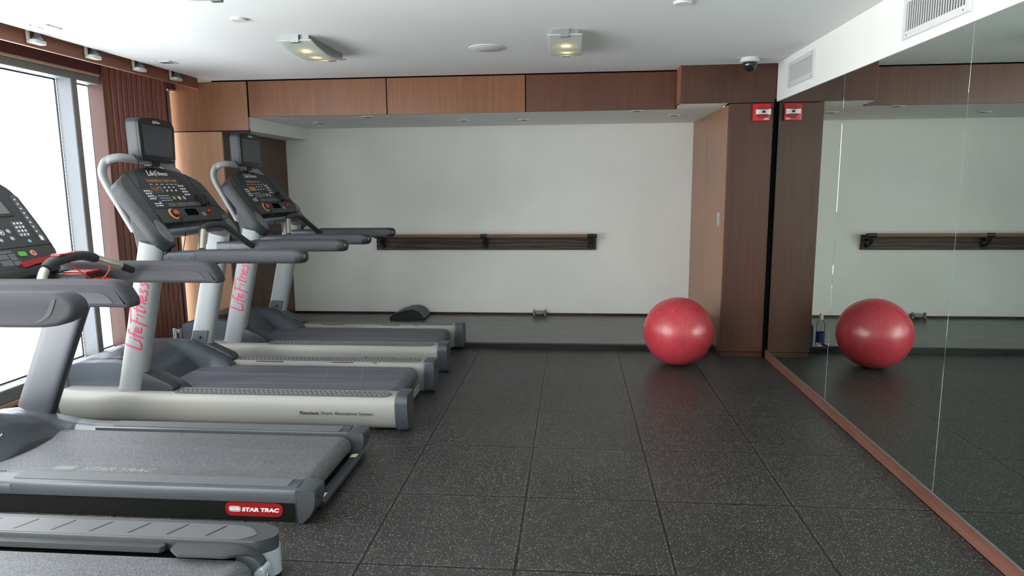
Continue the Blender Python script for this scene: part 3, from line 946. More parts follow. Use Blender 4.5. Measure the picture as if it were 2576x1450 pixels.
# ---------------------------------------------------------------- things on the platform and floor
# exercise ball
b = nbm(); bmesh.ops.create_uvsphere(b, u_segments=64, v_segments=40, radius=0.2775)
for v in b.verts:
    v.co.z = max(v.co.z, -0.2735)
    v.co = Matrix.Rotation(0.0, 3, 'X') @ v.co
T = Thing('exercise_ball', 'large glossy red exercise ball on the rubber floor beside the cabinet', 'exercise ball', (1.072, 0.032, 0.0))
bmesh.ops.translate(b, verts=b.verts, vec=(1.072, 0.032, 0.2735)); T.part('shell', b, M_ball, smooth=180)
b = nbm()
q = Vector((-0.985, -0.06, 0.16)).normalized()
lathe(b, [(0, 0.2795), (0.004, 0.2795), (0.006, 0.277)], lambda x, y, h: tuple(Vector((1.072, 0.032, 0.2735)) + q * h + q.orthogonal().normalized() * x + q.cross(q.orthogonal().normalized()) * y), 12)
T.part('valve_plug', b, M_white)

# abdominal cushion (arched black mat)
T = Thing('ab_cushion', 'arched black exercise cushion lying on the platform near the left of the wall bar', 'exercise cushion', (-1.5, 1.68, 0.04))


def arch(s):   # s 0..1 along x
    pts = [(0, 0.012), (0.08, 0.045), (0.25, 0.075), (0.5, 0.102), (0.68, 0.108), (0.82, 0.092), (0.94, 0.055), (1.0, 0.014)]
    for (a, za), (c, zc) in zip(pts[:-1], pts[1:]):
        if s <= c:
            k = (s - a) / (c - a); k = k * k * (3 - 2 * k) * 0.5 + k * 0.5
            return za + (zc - za) * k
    return 0.014


N = 28
b = nbm()
x0_, x1_, y0_, y1_ = -1.735, -1.365, 1.53, 1.835
prof_ = [(x0_, 0.041)] + [(x0_ + (x1_ - x0_) * k / N, 0.041 + arch(k / N)) for k in range(N + 1)] + [(x1_, 0.041)]
prism(b, prof_, fy, y0_, y1_, 0.004, 1)
cu_ = T.part('side_wall', b, M_black)
b = nbm(); V = grid(b, lambda u, v: (x0_ - 0.004 + (x1_ - x0_ + 0.008) * u, y0_ - 0.005 + (y1_ - y0_ + 0.010) * v, 0.041 + arch(u) + 0.005), N, 4)
bmesh.ops.solidify(b, geom=b.faces[:], thickness=0.006)
M_cush = mat('cushion_vinyl', (70, 71, 72), 0.45)
T.part('padded_top', b, M_cush)
b = nbm()
tube(b, [(x0_ + (x1_ - x0_) * k / N, y0_ - 0.004, 0.041 + arch(k / N) + 0.004) for k in range(N + 1)], 0.004, 8); T.part('piping', b, M_black)

# small grey dumbbell, lobed heads
T = Thing('dumbbell', 'small grey dumbbell with lobed ends on the platform against the back wall', 'dumbbell', (-0.139, 1.82, 0.04))
zc = 0.078
b = nbm(); lathe(b, [(0, -0.045), (0.017, -0.045), (0.022, -0.025), (0.0235, 0), (0.022, 0.025), (0.017, 0.045), (0, 0.045)], lambda x, y, h: (-0.139 + h, 1.825 + x, zc + y), 18)
M_db = mat('dumbbell_vinyl', (134, 136, 132), 0.5)
T.part('grip', b, M_db)
for sx in (-1, 1):
    b = nbm()
    for k in range(3):
        a = PI / 2 + k * 2 * PI / 3 + 0.55
        bmesh.ops.create_uvsphere(b, u_segments=16, v_segments=10, radius=0.0205, matrix=Matrix.Translation((-0.139 + sx * 0.06, 1.825 + 0.021 * math.cos(a), zc + 0.021 * math.sin(a))) @ Matrix.Diagonal((0.75, 1, 1, 1)))
    T.part('head', b, M_db, smooth=80)

# water bottles and tablet on the platform edge by the cabinet (seen in the mirror)
M_label = mat('navy_label', (34, 48, 112), 0.4)
blabs = ['clear water bottle with navy label on the platform edge, seen in the mirror', 'dark wrapped bottle standing next to the clear bottle, hard by the cabinet']
for i, (bx, by) in enumerate(((1.292, 0.560), (1.385, 0.575))):
    T = Thing('water_bottle', blabs[i], 'bottle', (bx, by, 0.043), 'bottles on the platform edge')
    s = 1.0 if i == 0 else 0.86
    pr = [(0, 0.0), (0.030, 0.0), (0.036, 0.006), (0.037, 0.02), (0.0365, 0.17), (0.034, 0.195), (0.024, 0.222), (0.015, 0.236), (0.0135, 0.25), (0, 0.25)]
    b = nbm(); lathe(b, [(r, h * s) for r, h in pr], lambda x, y, h: (bx + x, by + y, 0.043 + h), 28); bd = T.part('body', b, M_bottle if i == 0 else M_black)
    b = nbm(); lathe(b, [(0.0375, 0.035 * s), (0.0378, 0.04 * s), (0.0378, 0.118 * s), (0.0375, 0.122 * s)], lambda x, y, h: (bx + x, by + y, 0.043 + h), 28); lb = T.part('label_wrap', b, M_label)
    b = nbm()
    for k, hh in enumerate((0.05, 0.082)):
        grid(b, lambda u, v: (bx + 0.0383 * math.cos(0.25 - 0.5 * u), by + 0.0383 * math.sin(0.25 - 0.5 * u), 0.043 + (hh + 0.022 * v) * s), 4, 1)
    T.part('label_print', b, M_print_w, lb)
    b = nbm(); lathe(b, [(0.0, 0.292 * s), (0.010, 0.292 * s), (0.014, 0.287 * s), (0.016, 0.27 * s), (0.017, 0.252 * s), (0.0175, 0.236 * s), (0.0, 0.236 * s)], lambda x, y, h: (bx + x, by + y, 0.043 + h), 20)
    T.part('cap', b, M_white if i == 0 else M_black)
T = Thing('tablet', 'thin black tablet lying on the platform edge beside the clear bottle', 'tablet', (1.185, 0.60, 0.043))
b = nbm(); prism(b, rpoly([(1.105, 0.515), (1.238, 0.500), (1.25, 0.66), (1.12, 0.68)], 0.008), fz, 0.0435, 0.0515, 0.0015, 1); tb = T.part('body', b, M_black)
b = nbm(); prism(b, rpoly([(1.113, 0.524), (1.230, 0.510), (1.242, 0.652), (1.127, 0.670)], 0.004), fz, 0.0515, 0.0519); T.part('screen', b, M_screen, tb)

# ---------------------------------------------------------------- treadmill kit
# console plane frame: u to the right (+y), v up the slope, w out of the face
def plane_fn(P0, ax):
    a = Vector((ax[0], 0, ax[1])).normalized()
    nrm = Vector((a.z, 0, -a.x))
    O = Vector(P0)
    return (lambda u, v, w=0.0: tuple(O + Vector((0, u, 0)) + a * v + nrm * w)), a, nrm


def slab(bm, P, pts, w0, w1, bev=0.0, seg=2):
    prism(bm, pts, lambda p, w: P(p[0], p[1], w), w0, w1, bev, seg)


def capsule(u0, u1, v0, v1):
    r = min(u1 - u0, v1 - v0) / 2
    return rpoly([(u0, v0), (u1, v0), (u1, v1), (u0, v1)], r, 6)


def keys(bm, P, us, vs, su, sv, w=0.0015, skew=0.0):
    for v in vs:
        for u in us:
            slab(bm, P, [(u - su, v - sv), (u + su, v - sv), (u + su, v + sv), (u - su, v + sv)], 0.0, w)


def badge_logo(bm, P, cu, cv, w, h, d):
    """oval outline with an inner oval and three small arrow heads left open"""
    o = capsule(cu - w / 2, cu + w / 2, cv - h / 2, cv + h / 2)
    k = h * 0.10
    i = capsule(cu - w / 2 + k, cu + w / 2 - k, cv - h / 2 + k, cv + h / 2 - k)
    n = len(o)
    vo = [bm.verts.new(P(p[0], p[1], d)) for p in o]; vi = [bm.verts.new(P(p[0], p[1], d)) for p in i]
    for j in range(n):
        bm.faces.new((vo[j], vo[(j + 1) % n], vi[(j + 1) % n], vi[j]))
    k = h * 0.2
    c = capsule(cu - w / 2 + k, cu + w / 2 - k, cv - h / 2 + k, cv + h / 2 - k)
    bm.faces.new([bm.verts.new(P(p[0], p[1], d)) for p in c])


def badge_arrows(bm, P, cu, cv, s, d):
    for j in (-1, 0, 1):
        u = cu + j * s * 2.0
        bm.faces.new([bm.verts.new(P(*p, d)) for p in ((u - s * 0.5, cv - s * 0.6), (u + s * 0.6, cv), (u - s * 0.5, cv + s * 0.6))])


def smooth01(x):
    x = max(0.0, min(1.0, x))
    return x * x * (3 - 2 * x)


def interp(tab, x):
    if x <= tab[0][0]:
        return tab[0][1]
    for (a, za), (c, zc) in zip(tab[:-1], tab[1:]):
        if x <= c:
            return za + (zc - za) * smooth01((x - a) / (c - a)) if False else za + (zc - za) * (x - a) / (c - a)
    return tab[-1][1]


# ---------------------------------------------------------------- white-railed treadmill (two alike)
CY = -1.195
T = Thing('treadmill', 'white-railed grey treadmill with small screen, second from the back, worn mark across its belt', 'treadmill', (-1.9, CY, 0.0), 'treadmills with white side rails')
RX0, RX1 = -2.965, -0.832
half = [(0.315, 0.185), (0.318, 0.214), (0.326, 0.218), (0.436, 0.2175), (0.452, 0.211), (0.462, 0.196), (0.469, 0.165), (0.470, 0.135), (0.466, 0.095), (0.455, 0.055), (0.440, 0.026), (0.425, 0.018), (0.340, 0.018), (0.335, 0.05), (0.322, 0.15)]
for s in (-1, 1):
    b = nbm(); prism(b, [(CY + s * y, z) for y, z in half], fx, RX0, RX1)
    r = T.part('side_rail', b, M_lf_white, smooth=40)
    if s == -1:
        rail_near = r
    # end caps
    big = rpoly([(0.305, 0.03), (0.305, 0.232), (0.455, 0.232), (0.477, 0.20), (0.478, 0.10), (0.455, 0.012), (0.33, 0.012)], [0.01, 0.012, 0.02, 0.03, 0.04, 0.02, 0.02])
    b = nbm(); prism(b, [(CY + s * y, z) for y, z in big], fx, RX1 + 0.0005, RX1 + 0.075, 0.012, 3); ec = T.part('rear_cap', b, M_lf_grey, smooth=50)
    b = nbm()
    for zz in (0.07, 0.18):
        lathe(b, [(0, 0.0015), (0.006, 0.0012), (0.007, 0.0)], lambda x, y, h: (RX1 + 0.075 + h, CY + s * 0.41 + x, zz + y), 10)
    T.part('bolt', b, M_black, ec)
    b = nbm(); prism(b, [(CY + s * y, z) for y, z in rpoly(half, 0.004, 2)], fx, RX0 - 0.05, RX0 - 0.0005, 0.010, 2); T.part('front_cap', b, M_lf_grey, smooth=50)
    # studded pad
    pad = [(CY + s * 0.398 + v, u) for u, v in capsule(-2.235, -0.868, -0.049, 0.049)]
    b = nbm(); prism(b, [(u, y) for y, u in pad], fz, 0.2165, 0.2205, 0.001, 1); pp = T.part('foot_pad', b, M_pad)
    b = nbm()
    nx = 44
    for i in range(nx):
        for j in range(3):
            px = -2.20 + i * (1.31 / (nx - 1)) + (j - 1) * 0.012
            py = CY + s * 0.398 + (j - 1) * 0.030
            sk = [(px - 0.007, py - 0.004), (px + 0.001, py - 0.005), (px + 0.008, py + 0.003), (px + 0.002, py + 0.005), (px - 0.005, py + 0.002)]
            prism(b, sk, fz, 0.2203, 0.2225)
    T.part('tread_stud', b, M_stud, pp)
# belt loop with rounded rear
b = nbm()
rr = 0.058
loop = [(-2.75, 0.198)] + [(-0.928 + rr * math.sin(PI * k / 10), 0.140 + rr * math.cos(PI * k / 10)) for k in range(11)] + [(-2.75, 0.082)]
prism(b, loop, fy, CY - 0.283, CY + 0.283); bl = T.part('running_belt', b, M_belt, smooth=40)
b = nbm()
M_scuff = mat('belt_scuff', (104, 105, 111), 0.6)
for (a, c, w_) in (((-1.50, 0.26), (-1.36, -0.26), 0.028), ((-1.24, 0.22), (-1.13, -0.20), 0.016)):
    dx = c[0] - a[0]
    for k in range(12):
        s0, s1 = k / 12, (k + 0.86) / 12
        wk = w_ * (0.35 + 0.65 * random.random())
        poly(b, [(a[0] + dx * s0 - wk / 2, CY + a[1] + (c[1] - a[1]) * s0, 0.1987), (a[0] + dx * s1 - wk / 2, CY + a[1] + (c[1] - a[1]) * s1, 0.1987), (a[0] + dx * s1 + wk / 2, CY + a[1] + (c[1] - a[1]) * s1, 0.1987), (a[0] + dx * s0 + wk / 2, CY + a[1] + (c[1] - a[1]) * s0, 0.1987)])
T.part('belt_wear_mark', b, M_scuff, bl)
b = nbm(); box(b, -2.9, -0.95, CY - 0.300, CY + 0.300, 0.092, 0.128); box(b, -2.9, -0.96, CY - 0.334, CY - 0.296, 0.03, 0.165); box(b, -2.9, -0.96, CY + 0.296, CY + 0.334, 0.03, 0.165)
T.part('deck_frame', b, M_blackgap)
b = nbm(); box(b, -0.868, -0.862, CY - 0.30, CY + 0.30, 0.022, 0.078, 0.001, 1); T.part('rear_plate', b, M_lf_white)
# feet
for sx in (-2.8, -0.98):
    for s in (-1, 1):
        b = nbm(); lathe(b, [(0, 0), (0.03, 0), (0.03, 0.012), (0.014, 0.016), (0.014, 0.04), (0, 0.04)], lambda x, y, h: (sx + x, CY + s * 0.385 + y, h), 14); T.part('foot', b, M_black)

# motor hood: two ridges and a scooped middle
ridge = [(-2.99, 0.340), (-2.90, 0.366), (-2.78, 0.382), (-2.66, 0.384), (-2.54, 0.372), (-2.43, 0.330), (-2.34, 0.280), (-2.25, 0.238), (-2.215, 0.205)]
mid = [(-2.99, 0.352), (-2.90, 0.388), (-2.80, 0.405), (-2.70, 0.396), (-2.60, 0.350), (-2.50, 0.278), (-2.42, 0.20), (-2.36, 0.14), (-2.2, 0.12)]
HW = 0.338
b = nbm()


def hoodz(x, yy):
    k = smooth01((abs(yy) - 0.185) / 0.075)
    e = smooth01((abs(yy) - (HW - 0.02)) / 0.02)
    r = interp(ridge, x); m_ = interp(mid, x)
    kk = k if x > -2.8 else k * smooth01((x + 2.99) / 0.19)
    return max(0.12, m_ + (r - m_) * kk - e * 0.010)


nxh, nyh = 60, 44
V = grid(b, lambda u, v: (-2.99 + 0.775 * u, CY + (v * 2 - 1) * HW, hoodz(-2.99 + 0.775 * u, (v * 2 - 1) * HW)), nxh, nyh)
for j in (0, nyh):
    lo = [b.verts.new((V[i][j].co.x, V[i][j].co.y, 0.13)) for i in range(nxh + 1)]
    for i in range(nxh):
        b.faces.new((V[i][j], V[i + 1][j], lo[i + 1], lo[i]))
lo = [b.verts.new((V[0][j].co.x - 0.01, V[0][j].co.y, 0.04)) for j in range(nyh + 1)]
for j in range(nyh):
    b.faces.new((V[0][j], V[0][j + 1], lo[j + 1], lo[j]))
lo = [b.verts.new((V[nxh][j].co.x, V[nxh][j].co.y, 0.10)) for j in range(nyh + 1)]
for j in range(nyh):
    b.faces.new((V[nxh][j], V[nxh][j + 1], lo[j + 1], lo[j]))
hood = T.part('motor_hood', b, M_hood, smooth=55)
# front lip of the hood
b = nbm(); box(b, -3.035, -2.992, CY - HW + 0.004, CY + HW - 0.004, 0.03, 0.312, 0.012, 3); T.part('front_shroud', b, M_lf_grey)
# dark triangular recess and lettering on the hood
b = nbm()
pts = [(-2.77, -0.285), (-2.70, -0.06), (-2.60, -0.29)]
V3 = [(x, CY + y) for x, y in pts]
for k in range(12):
    for j in range(12 - k):
        def bc(a_, c_):
            w0 = 1 - (a_ + c_) / 12
            x = V3[0][0] * w0 + V3[1][0] * a_ / 12 + V3[2][0] * c_ / 12
            y = V3[0][1] * w0 + V3[1][1] * a_ / 12 + V3[2][1] * c_ / 12
            return (x, y, hoodz(x, y - CY) + 0.003)
        poly(b, [bc(k, j), bc(k + 1, j), bc(k, j + 1)])
        if k + j < 11:
            poly(b, [bc(k + 1, j), bc(k + 1, j + 1), bc(k, j + 1)])
T.part('hood_recess', b, M_black, hood)
b = nbm()
text(b, 'LifeFitness', (0, 0, 0), (1, 0, 0), (0, 1, 0), 0.30, 0.040, 0.2, 0.004, fn=lambda u, v: (-2.868 - v, CY + 0.03 + u, hoodz(-2.868 - v, 0.03 + u) + 0.0035))
T.part('hood_lettering', b, M_print_w, hood)
# boots behind the uprights
for s in (-1, 1):
    b = nbm()
    prism(b, [(-2.50, 0.2175), (-2.50, 0.345), (-2.42, 0.335), (-2.262, 0.262), (-2.236, 0.236), (-2.245, 0.2175)], fy, min(CY + s * 0.330, CY + s * 0.418), max(CY + s * 0.330, CY + s * 0.418), 0.008, 2)
    T.part('upright_boot', b, M_boot)


# uprights
def post_c(z):
    return -2.528 + 0.24 * (z - 0.2)


POST_A, POST_B = 0.080, 0.046
for s in (-1, 1):
    yc = CY + s * 0.388
    b = nbm()
    path = [(post_c(z), yc, z) for z in [0.214 + k * (1.13 - 0.214) / 12 for k in range(13)]]
    sweep(b, path, sup(POST_A, POST_B, 2.7, 32), up=(0, 1, 0))
    up_ = T.part('upright', b, M_lf_post, smooth=60)
    b = nbm(); path = [(post_c(z), yc, z) for z in (0.2145, 0.222)]
    sweep(b, path, sup(POST_A + 0.004, POST_B + 0.004, 2.7, 32), up=(0, 1, 0)); T.part('weld_collar', b, M_lf_white, up_)
    if s == -1:
        b = nbm()
        def onpost(u, v):
            z = 0.70 + u * 0.97
            q = -v - 0.004                     # offset along the wide axis of the post
            q = max(-0.078, min(0.078, q))
            yy = POST_B * (1 - (abs(q) / POST_A) ** 2.7) ** (1 / 2.7)
            return (post_c(z) + q - 0.0, yc - yy - 0.0012, z + q * -0.24)
        brush(b, onpost, 0.43, 0.125, 0.075)
        # sweeping foot stroke of the L
        T.part('side_lettering', b, M_print_p, up_)
    else:
        b = nbm()
        prism(b, rpoly([(-0.060, 0.345), (0.052, 0.345), (0.052, 0.435), (-0.060, 0.435)], 0.008), lambda p, a: (post_c(p[1]) + p[0], a, p[1]), yc - POST_B - 0.004, yc - POST_B + 0.02, 0.001, 1)
        cv = T.part('cover_plate', b, M_lf_grey, up_)
        b = nbm(); lathe(b, [(0, 0.012), (0.009, 0.010), (0.012, 0.004), (0.012, 0.0)], lambda x, y, h: (post_c(0.385) + 0.0 + x, yc - POST_B - 0.004 - h, 0.385 + y), 12); T.part('bolt', b, M_black, up_)

# handrails
for s in (-1, 1):
    yc = CY + s * 0.366
    b = nbm(); sweep(b, [(-2.30, yc, 1.045), (-2.04, yc, 1.050)], sup(0.038, 0.038, 3.2, 28)); T.part('rail_socket', b, M_lf_grey, smooth=60)
    b = nbm(); sweep(b, [(-2.042, yc, 1.050), (-2.034, yc, 1.050)], sup(0.0405, 0.0405, 3.2, 28)); T.part('rail_seam', b, M_black)
    b = nbm(); sweep(b, [(-2.035, yc, 1.051), (-1.42, yc, 1.053)], sup(0.043, 0.0425, 3.2, 28)); hr = T.part('handrail', b, M_lf_hr, smooth=60)
    b = nbm()
    xs_ = [(-1.421, 1.0), (-1.40, 0.995), (-1.385, 0.95), (-1.372, 0.85), (-1.363, 0.70), (-1.358, 0.5), (-1.356, 0.2)]
    sweep(b, [(x, yc, 1.053) for x, _ in xs_], lambda i, q: sup(0.0435 * xs_[i][1], 0.043 * xs_[i][1], 3.2 - 0.9 * q, 28)); T.part('end_cap', b, M_lf_cap, hr, smooth=60)
    b = nbm(); prism(b, [(-2.13, 1.012), (-2.02, 1.008), (-1.90, 1.012), (-1.96, 0.988), (-2.11, 0.985)], fy, yc - 0.02, yc + 0.02, 0.004, 1); T.part('rail_bracket', b, M_black)
    b = nbm()
    for xx in (-2.20, -2.06):
        lathe(b, [(0, 0.039), (0.006, 0.0388), (0.0065, 0.037)], lambda x, y, h: (xx + x, yc - h, 1.045 + y), 10)
    T.part('rail_bolt', b, M_black)

# sensor bar arching between the handrails
b = nbm()
arc = [(-2.035, -0.335, 1.035), (-2.045, -0.315, 1.065), (-2.10, -0.185, 1.190), (-2.115, -0.135, 1.212), (-2.12, 0.0, 1.222), (-2.115, 0.115, 1.205), (-2.085, 0.19, 1.150), (-2.05, 0.275, 1.085), (-2.035, 0.330, 1.055), (-2.03, 0.35, 1.05)]
arc = [(x, CY + y, z) for x, y, z in arc]
pa = spline(arc, 6); tube(b, pa, 0.022, 14); sb_ = T.part('sensor_bar', b, M_tube, smooth=60)
for seg in ((7, 12),):
    b = nbm(); tube(b, pa[seg[0]:seg[1] + 1], 0.0228, 14); T.part('sensor_contact', b, M_contact, sb_, smooth=60)

# console
P, A_, N_ = plane_fn((-2.165, CY, 1.125), (-0.27, 0.36))
half_o = [(0.0, 0.588), (0.12, 0.579), (0.22, 0.562), (0.32, 0.536), (0.40, 0.500), (0.438, 0.462), (0.446, 0.40), (0.446, 0.11), (0.432, 0.045), (0.405, 0.003), (0.372, 0.000), (0.352, 0.040), (0.345, 0.150)]
outline = half_o + [(-u, v) for u, v in half_o[::-1]][:-1]
b = nbm(); slab(b, P, outline, -0.085, 0.0, 0.005, 2); hs = T.part('console_housing', b, M_lf_dk, smooth=45)
# slate-coloured back shell showing along the side
shell = [(u * 1.004, v * 1.004 - 0.002) for u, v in outline]
b = nbm(); slab(b, P, shell, -0.078, -0.006, 0.002, 1); T.part('side_band', b, M_side, hs, smooth=45)
ov = rpoly([(-0.318, 0.262), (0.300, 0.262), (0.270, 0.44), (0.215, 0.552), (0.10, 0.572), (-0.10, 0.572), (-0.215, 0.552), (-0.300, 0.42)], [0.03, 0.03, 0.03, 0.03, 0.2, 0.2, 0.03, 0.03])
b = nbm(); slab(b, P, ov, 0.0, 0.0025, 0.001, 1); fc = T.part('console_face', b, M_lf_face)
b = nbm()
brush(b, lambda u, v: P(-0.005 + u + v * 0.25, 0.536 + v, 0.0035), 0.215, 0.048, 0.13); T.part('console_lettering', b, M_print_w, fc)
b = nbm(); slab(b, P, [(-0.195, 0.460), (0.155, 0.458), (0.155, 0.492), (-0.195, 0.495)], 0.0025, 0.0035); dw = T.part('message_display', b, M_display, fc)
b = nbm(); slab(b, P, [(-0.20, 0.378), (-0.078, 0.378), (-0.072, 0.440), (-0.194, 0.440)], 0.0025, 0.0035); T.part('profile_display', b, M_display, fc)
b = nbm()
for q in ([P(-0.312, 0.540, 0.0005), P(-0.343, 0.160, 0.0005)], [P(0.315, 0.535, 0.0005), P(0.300, 0.400, 0.0005)], [P(0.300, 0.400, 0.0005), P(0.36, 0.395, 0.0005)]):
    tube(b, q, 0.0014, 5)
T.part('seam_line', b, M_blackgap, hs)
# white printed key legends
b = nbm()
PW = lambda u, v, w: P(u, v, 0.0027 + w)
keys(b, PW, [-0.278, -0.256, -0.234], [0.398, 0.378, 0.358, 0.338], 0.0065, 0.0055, 0.001)
keys(b, PW, [-0.268, -0.24, -0.215], [0.300, 0.284], 0.008, 0.004, 0.001)
keys(b, PW, [-0.045, 0.005, 0.055], [0.424, 0.398], 0.007, 0.0055, 0.001)
keys(b, PW, [0.125, 0.148, 0.171], [0.435, 0.411, 0.387, 0.363], 0.0065, 0.006, 0.001)
keys(b, PW, [-0.16, -0.10, -0.045, 0.01, 0.06, 0.11], [0.449], 0.015, 0.002, 0.001)
keys(b, PW, [-0.17, -0.14, -0.11, -0.08], [0.358, 0.340, 0.322], 0.010, 0.002, 0.001)
T.part('key_legend', b, M_print_w, fc)
for kv in (0.392, 0.35, 0.31):
    b = nbm(); keys(b, PW, [-0.213], [kv], 0.007, 0.006, 0.001); T.part('blue_key', b, M_bluek, fc)
b = nbm(); slab(b, PW, capsule(0.068, 0.098, 0.322, 0.352), 0, 0.001); T.part('enter_key', b, M_bluek, fc)
b = nbm(); slab(b, PW, capsule(-0.045, -0.015, 0.324, 0.354), 0, 0.001); T.part('start_key', b, M_green, fc)
b = nbm(); slab(b, PW, capsule(0.012, 0.042, 0.323, 0.353), 0, 0.001); T.part('cool_down_key', b, M_beige, fc)
b = nbm()
for u0, u1 in ((-0.15, -0.07), (-0.055, 0.05), (0.06, 0.165), (0.175, 0.225)):
    slab(b, PW, [(u0, 0.272), (u1, 0.272), (u1, 0.300), (u0, 0.300)], 0, 0.0006)
T.part('instruction_print', b, mat('instruction_grey', (92, 94, 100), 0.5), fc)
# earbud holder with black reel and slots
b = nbm(); slab(b, P, rpoly([(0.215, 0.262), (0.275, 0.262), (0.285, 0.33), (0.235, 0.362), (0.212, 0.34)], 0.018), 0.0, 0.032, 0.010, 3); T.part('phone_holder', b, M_black, hs)
b = nbm(); slab(b, P, rpoly([(0.295, 0.338), (0.360, 0.332), (0.345, 0.356), (0.31, 0.362)], 0.008), 0.0, 0.003); slab(b, P, rpoly([(0.330, 0.268), (0.338, 0.266), (0.333, 0.314), (0.325, 0.314)], 0.003), 0.003, 0.005); T.part('slot', b, M_blackgap, hs)
b = nbm(); slab(b, P, capsule(0.302, 0.374, 0.262, 0.322), 0.0, 0.004, 0.0015, 1); T.part('card_disc', b, M_lf_face, hs)
# lower tray with stop button, slot and knob
tray = rpoly([(-0.343, 0.150), (0.30, 0.140), (0.30, 0.205), (0.22, 0.246), (-0.12, 0.250), (-0.330, 0.222)], [0.006, 0.02, 0.03, 0.03, 0.05, 0.01])
b = nbm(); slab(b, P, tray, 0.0, 0.014, 0.004, 2); tr_ = T.part('lower_tray', b, M_lf_dk, hs)
b = nbm(); slab(b, P, rpoly([(-0.055, 0.190), (0.082, 0.186), (0.092, 0.238), (-0.045, 0.242)], 0.018), 0.012, 0.0152); T.part('tray_slot', b, M_blackgap, tr_)
def circ(u, v, r, n=24): return [(u + r * math.cos(2 * PI * k / n), v + r * math.sin(2 * PI * k / n)) for k in range(n)]
b = nbm(); slab(b, P, circ(-0.192, 0.208, 0.040), 0.012, 0.018, 0.002, 1); yr = T.part('stop_ring', b, M_yellow, tr_)
b = nbm(); slab(b, P, circ(-0.190, 0.208, 0.030), 0.017, 0.022); T.part('stop_recess', b, M_black, yr)
b = nbm(); slab(b, P, circ(-0.180, 0.210, 0.018), 0.02, 0.036, 0.004, 2); T.part('stop_button', b, M_stopred, yr)
b = nbm(); slab(b, P, circ(0.218, 0.208, 0.015, 12), 0.012, 0.030, 0.004, 2); slab(b, P, [(0.208, 0.205), (0.228, 0.205), (0.228, 0.211), (0.208, 0.211)], 0.025, 0.037); T.part('volume_knob', b, M_red, tr_)
b = nbm(); keys(b, lambda u, v, w: P(u, v, 0.0142 + w), [0.135, 0.155], [0.20, 0.185], 0.004, 0.005, 0.0006); T.part('tray_print', b, M_print_w, tr_)
for s in (-1, 1):
    o_ = [(s * 0.396 + 0.041 * math.cos(2 * PI * k / 28), 0.100 + 0.083 * math.sin(2 * PI * k / 28)) for k in range(28)]
    b = nbm(); slab(b, P, o_, -0.002, 0.005, 0.003, 1); T.part('speaker_oval', b, mat('speaker_grey_%d' % (s + 1), (100, 104, 106), 0.55), hs)
# crossbar below the tray
b = nbm(); prism(b, rpoly([(-2.30, 1.185), (-2.225, 1.215), (-2.215, 1.195), (-2.235, 1.165), (-2.30, 1.15)], 0.006), fy, CY - 0.345, CY + 0.345); T.part('crossbar', b, M_cross)
# brackets behind console to the uprights
for s in (-1, 1):
    b = nbm(); prism(b, [(-2.395, 1.06), (-2.215, 1.06), (-2.20, 1.15), (-2.36, 1.30), (-2.43, 1.30)], fy, min(CY + s * 0.352, CY + s * 0.405), max(CY + s * 0.352, CY + s * 0.405), 0.006, 1); T.part('console_bracket', b, M_side)

# frame that carries the screen: two bent side tubes and a cross tube
ar = [(-2.455, -0.325, 1.20), (-2.54, -0.325, 1.36), (-2.615, -0.325, 1.50), (-2.632, -0.322, 1.565), (-2.615, -0.312, 1.618), (-2.575, -0.295, 1.643), (-2.54, -0.25, 1.648), (-2.52, -0.12, 1.640), (-2.515, 0.0, 1.635)]
full = ar + [(x, -y, z) for x, y, z in ar[::-1]][1:]
b = nbm(); sweep(b, spline([(x, CY + y, z) for x, y, z in full], 5), sup(0.027, 0.020, 2.4, 16), up=(0.8, 0, 0.6)); T.part('screen_frame', b, M_lf_post, smooth=60)
b = nbm(); prism(b, [(-2.47, 1.20), (-2.44, 1.185), (-2.425, 1.225), (-2.455, 1.25)], fy, CY - 0.345, CY - 0.300, 0.004, 1); T.part('frame_hook', b, M_lf_post)
b = nbm(); prism(b, [(CY + y, z) for y, z in ((0.046, 1.618), (0.225, 1.632), (0.352, 1.578), (0.372, 1.548), (0.241, 1.570))], fx, -2.548, -2.534, 0.003, 1); T.part('frame_plate', b, M_lf_post)
# screen
TVX = -2.462
tvo = rpoly([(-0.182, 1.634), (0.178, 1.622), (0.190, 1.88), (0.10, 1.902), (-0.06, 1.904), (-0.192, 1.893)], [0.03, 0.03, 0.03, 0.2, 0.2, 0.03])
b = nbm(); prism(b, [(CY + y, z) for y, z in tvo], fx, TVX - 0.085, TVX - 0.012, 0.012, 3); tv = T.part('screen_shell', b, M_shell, smooth=50)
b = nbm(); prism(b, [(CY + y, z) for y, z in tvo], fx, TVX - 0.0125, TVX, 0.006, 2); bz = T.part('bezel', b, M_black, tv, smooth=50)
scr = rpoly([(-0.150, 1.672), (0.150, 1.662), (0.157, 1.850), (-0.158, 1.858)], 0.006, 2)
b = nbm(); prism(b, [(CY + y, z) for y, z in scr], fx, TVX - 0.001, TVX + 0.001); T.part('display_glass', b, M_screen, tv)
b = nbm()
brush(b, lambda u, v: (TVX + 0.0012, CY - 0.005 + u + 0.25 * v, 1.879 + v), 0.078, 0.020, 0.13); text(b, 'HDTV', (TVX + 0.0012, CY + 0.145, 1.643), (0, 1, -0.02), (0, 0, 1), 0.028, 0.007, 0.1, 0.01)
T.part('bezel_lettering', b, M_print_w, bz)
b = nbm(); box(b, -2.54, -2.49, CY - 0.05, CY + 0.05, 1.60, 1.645, 0.004, 1); T.part('screen_mount', b, M_black, tv)
b = nbm()
tube(b, spline([(-2.50, CY - 0.12, 1.635), (-2.49, CY - 0.10, 1.595), (-2.50, CY - 0.02, 1.585), (-2.49, CY - 0.04, 1.62)], 6), 0.003, 6)
tube(b, spline([(-2.50, CY - 0.16, 1.63), (-2.50, CY - 0.18, 1.59), (-2.52, CY - 0.21, 1.55)], 6), 0.003, 6)
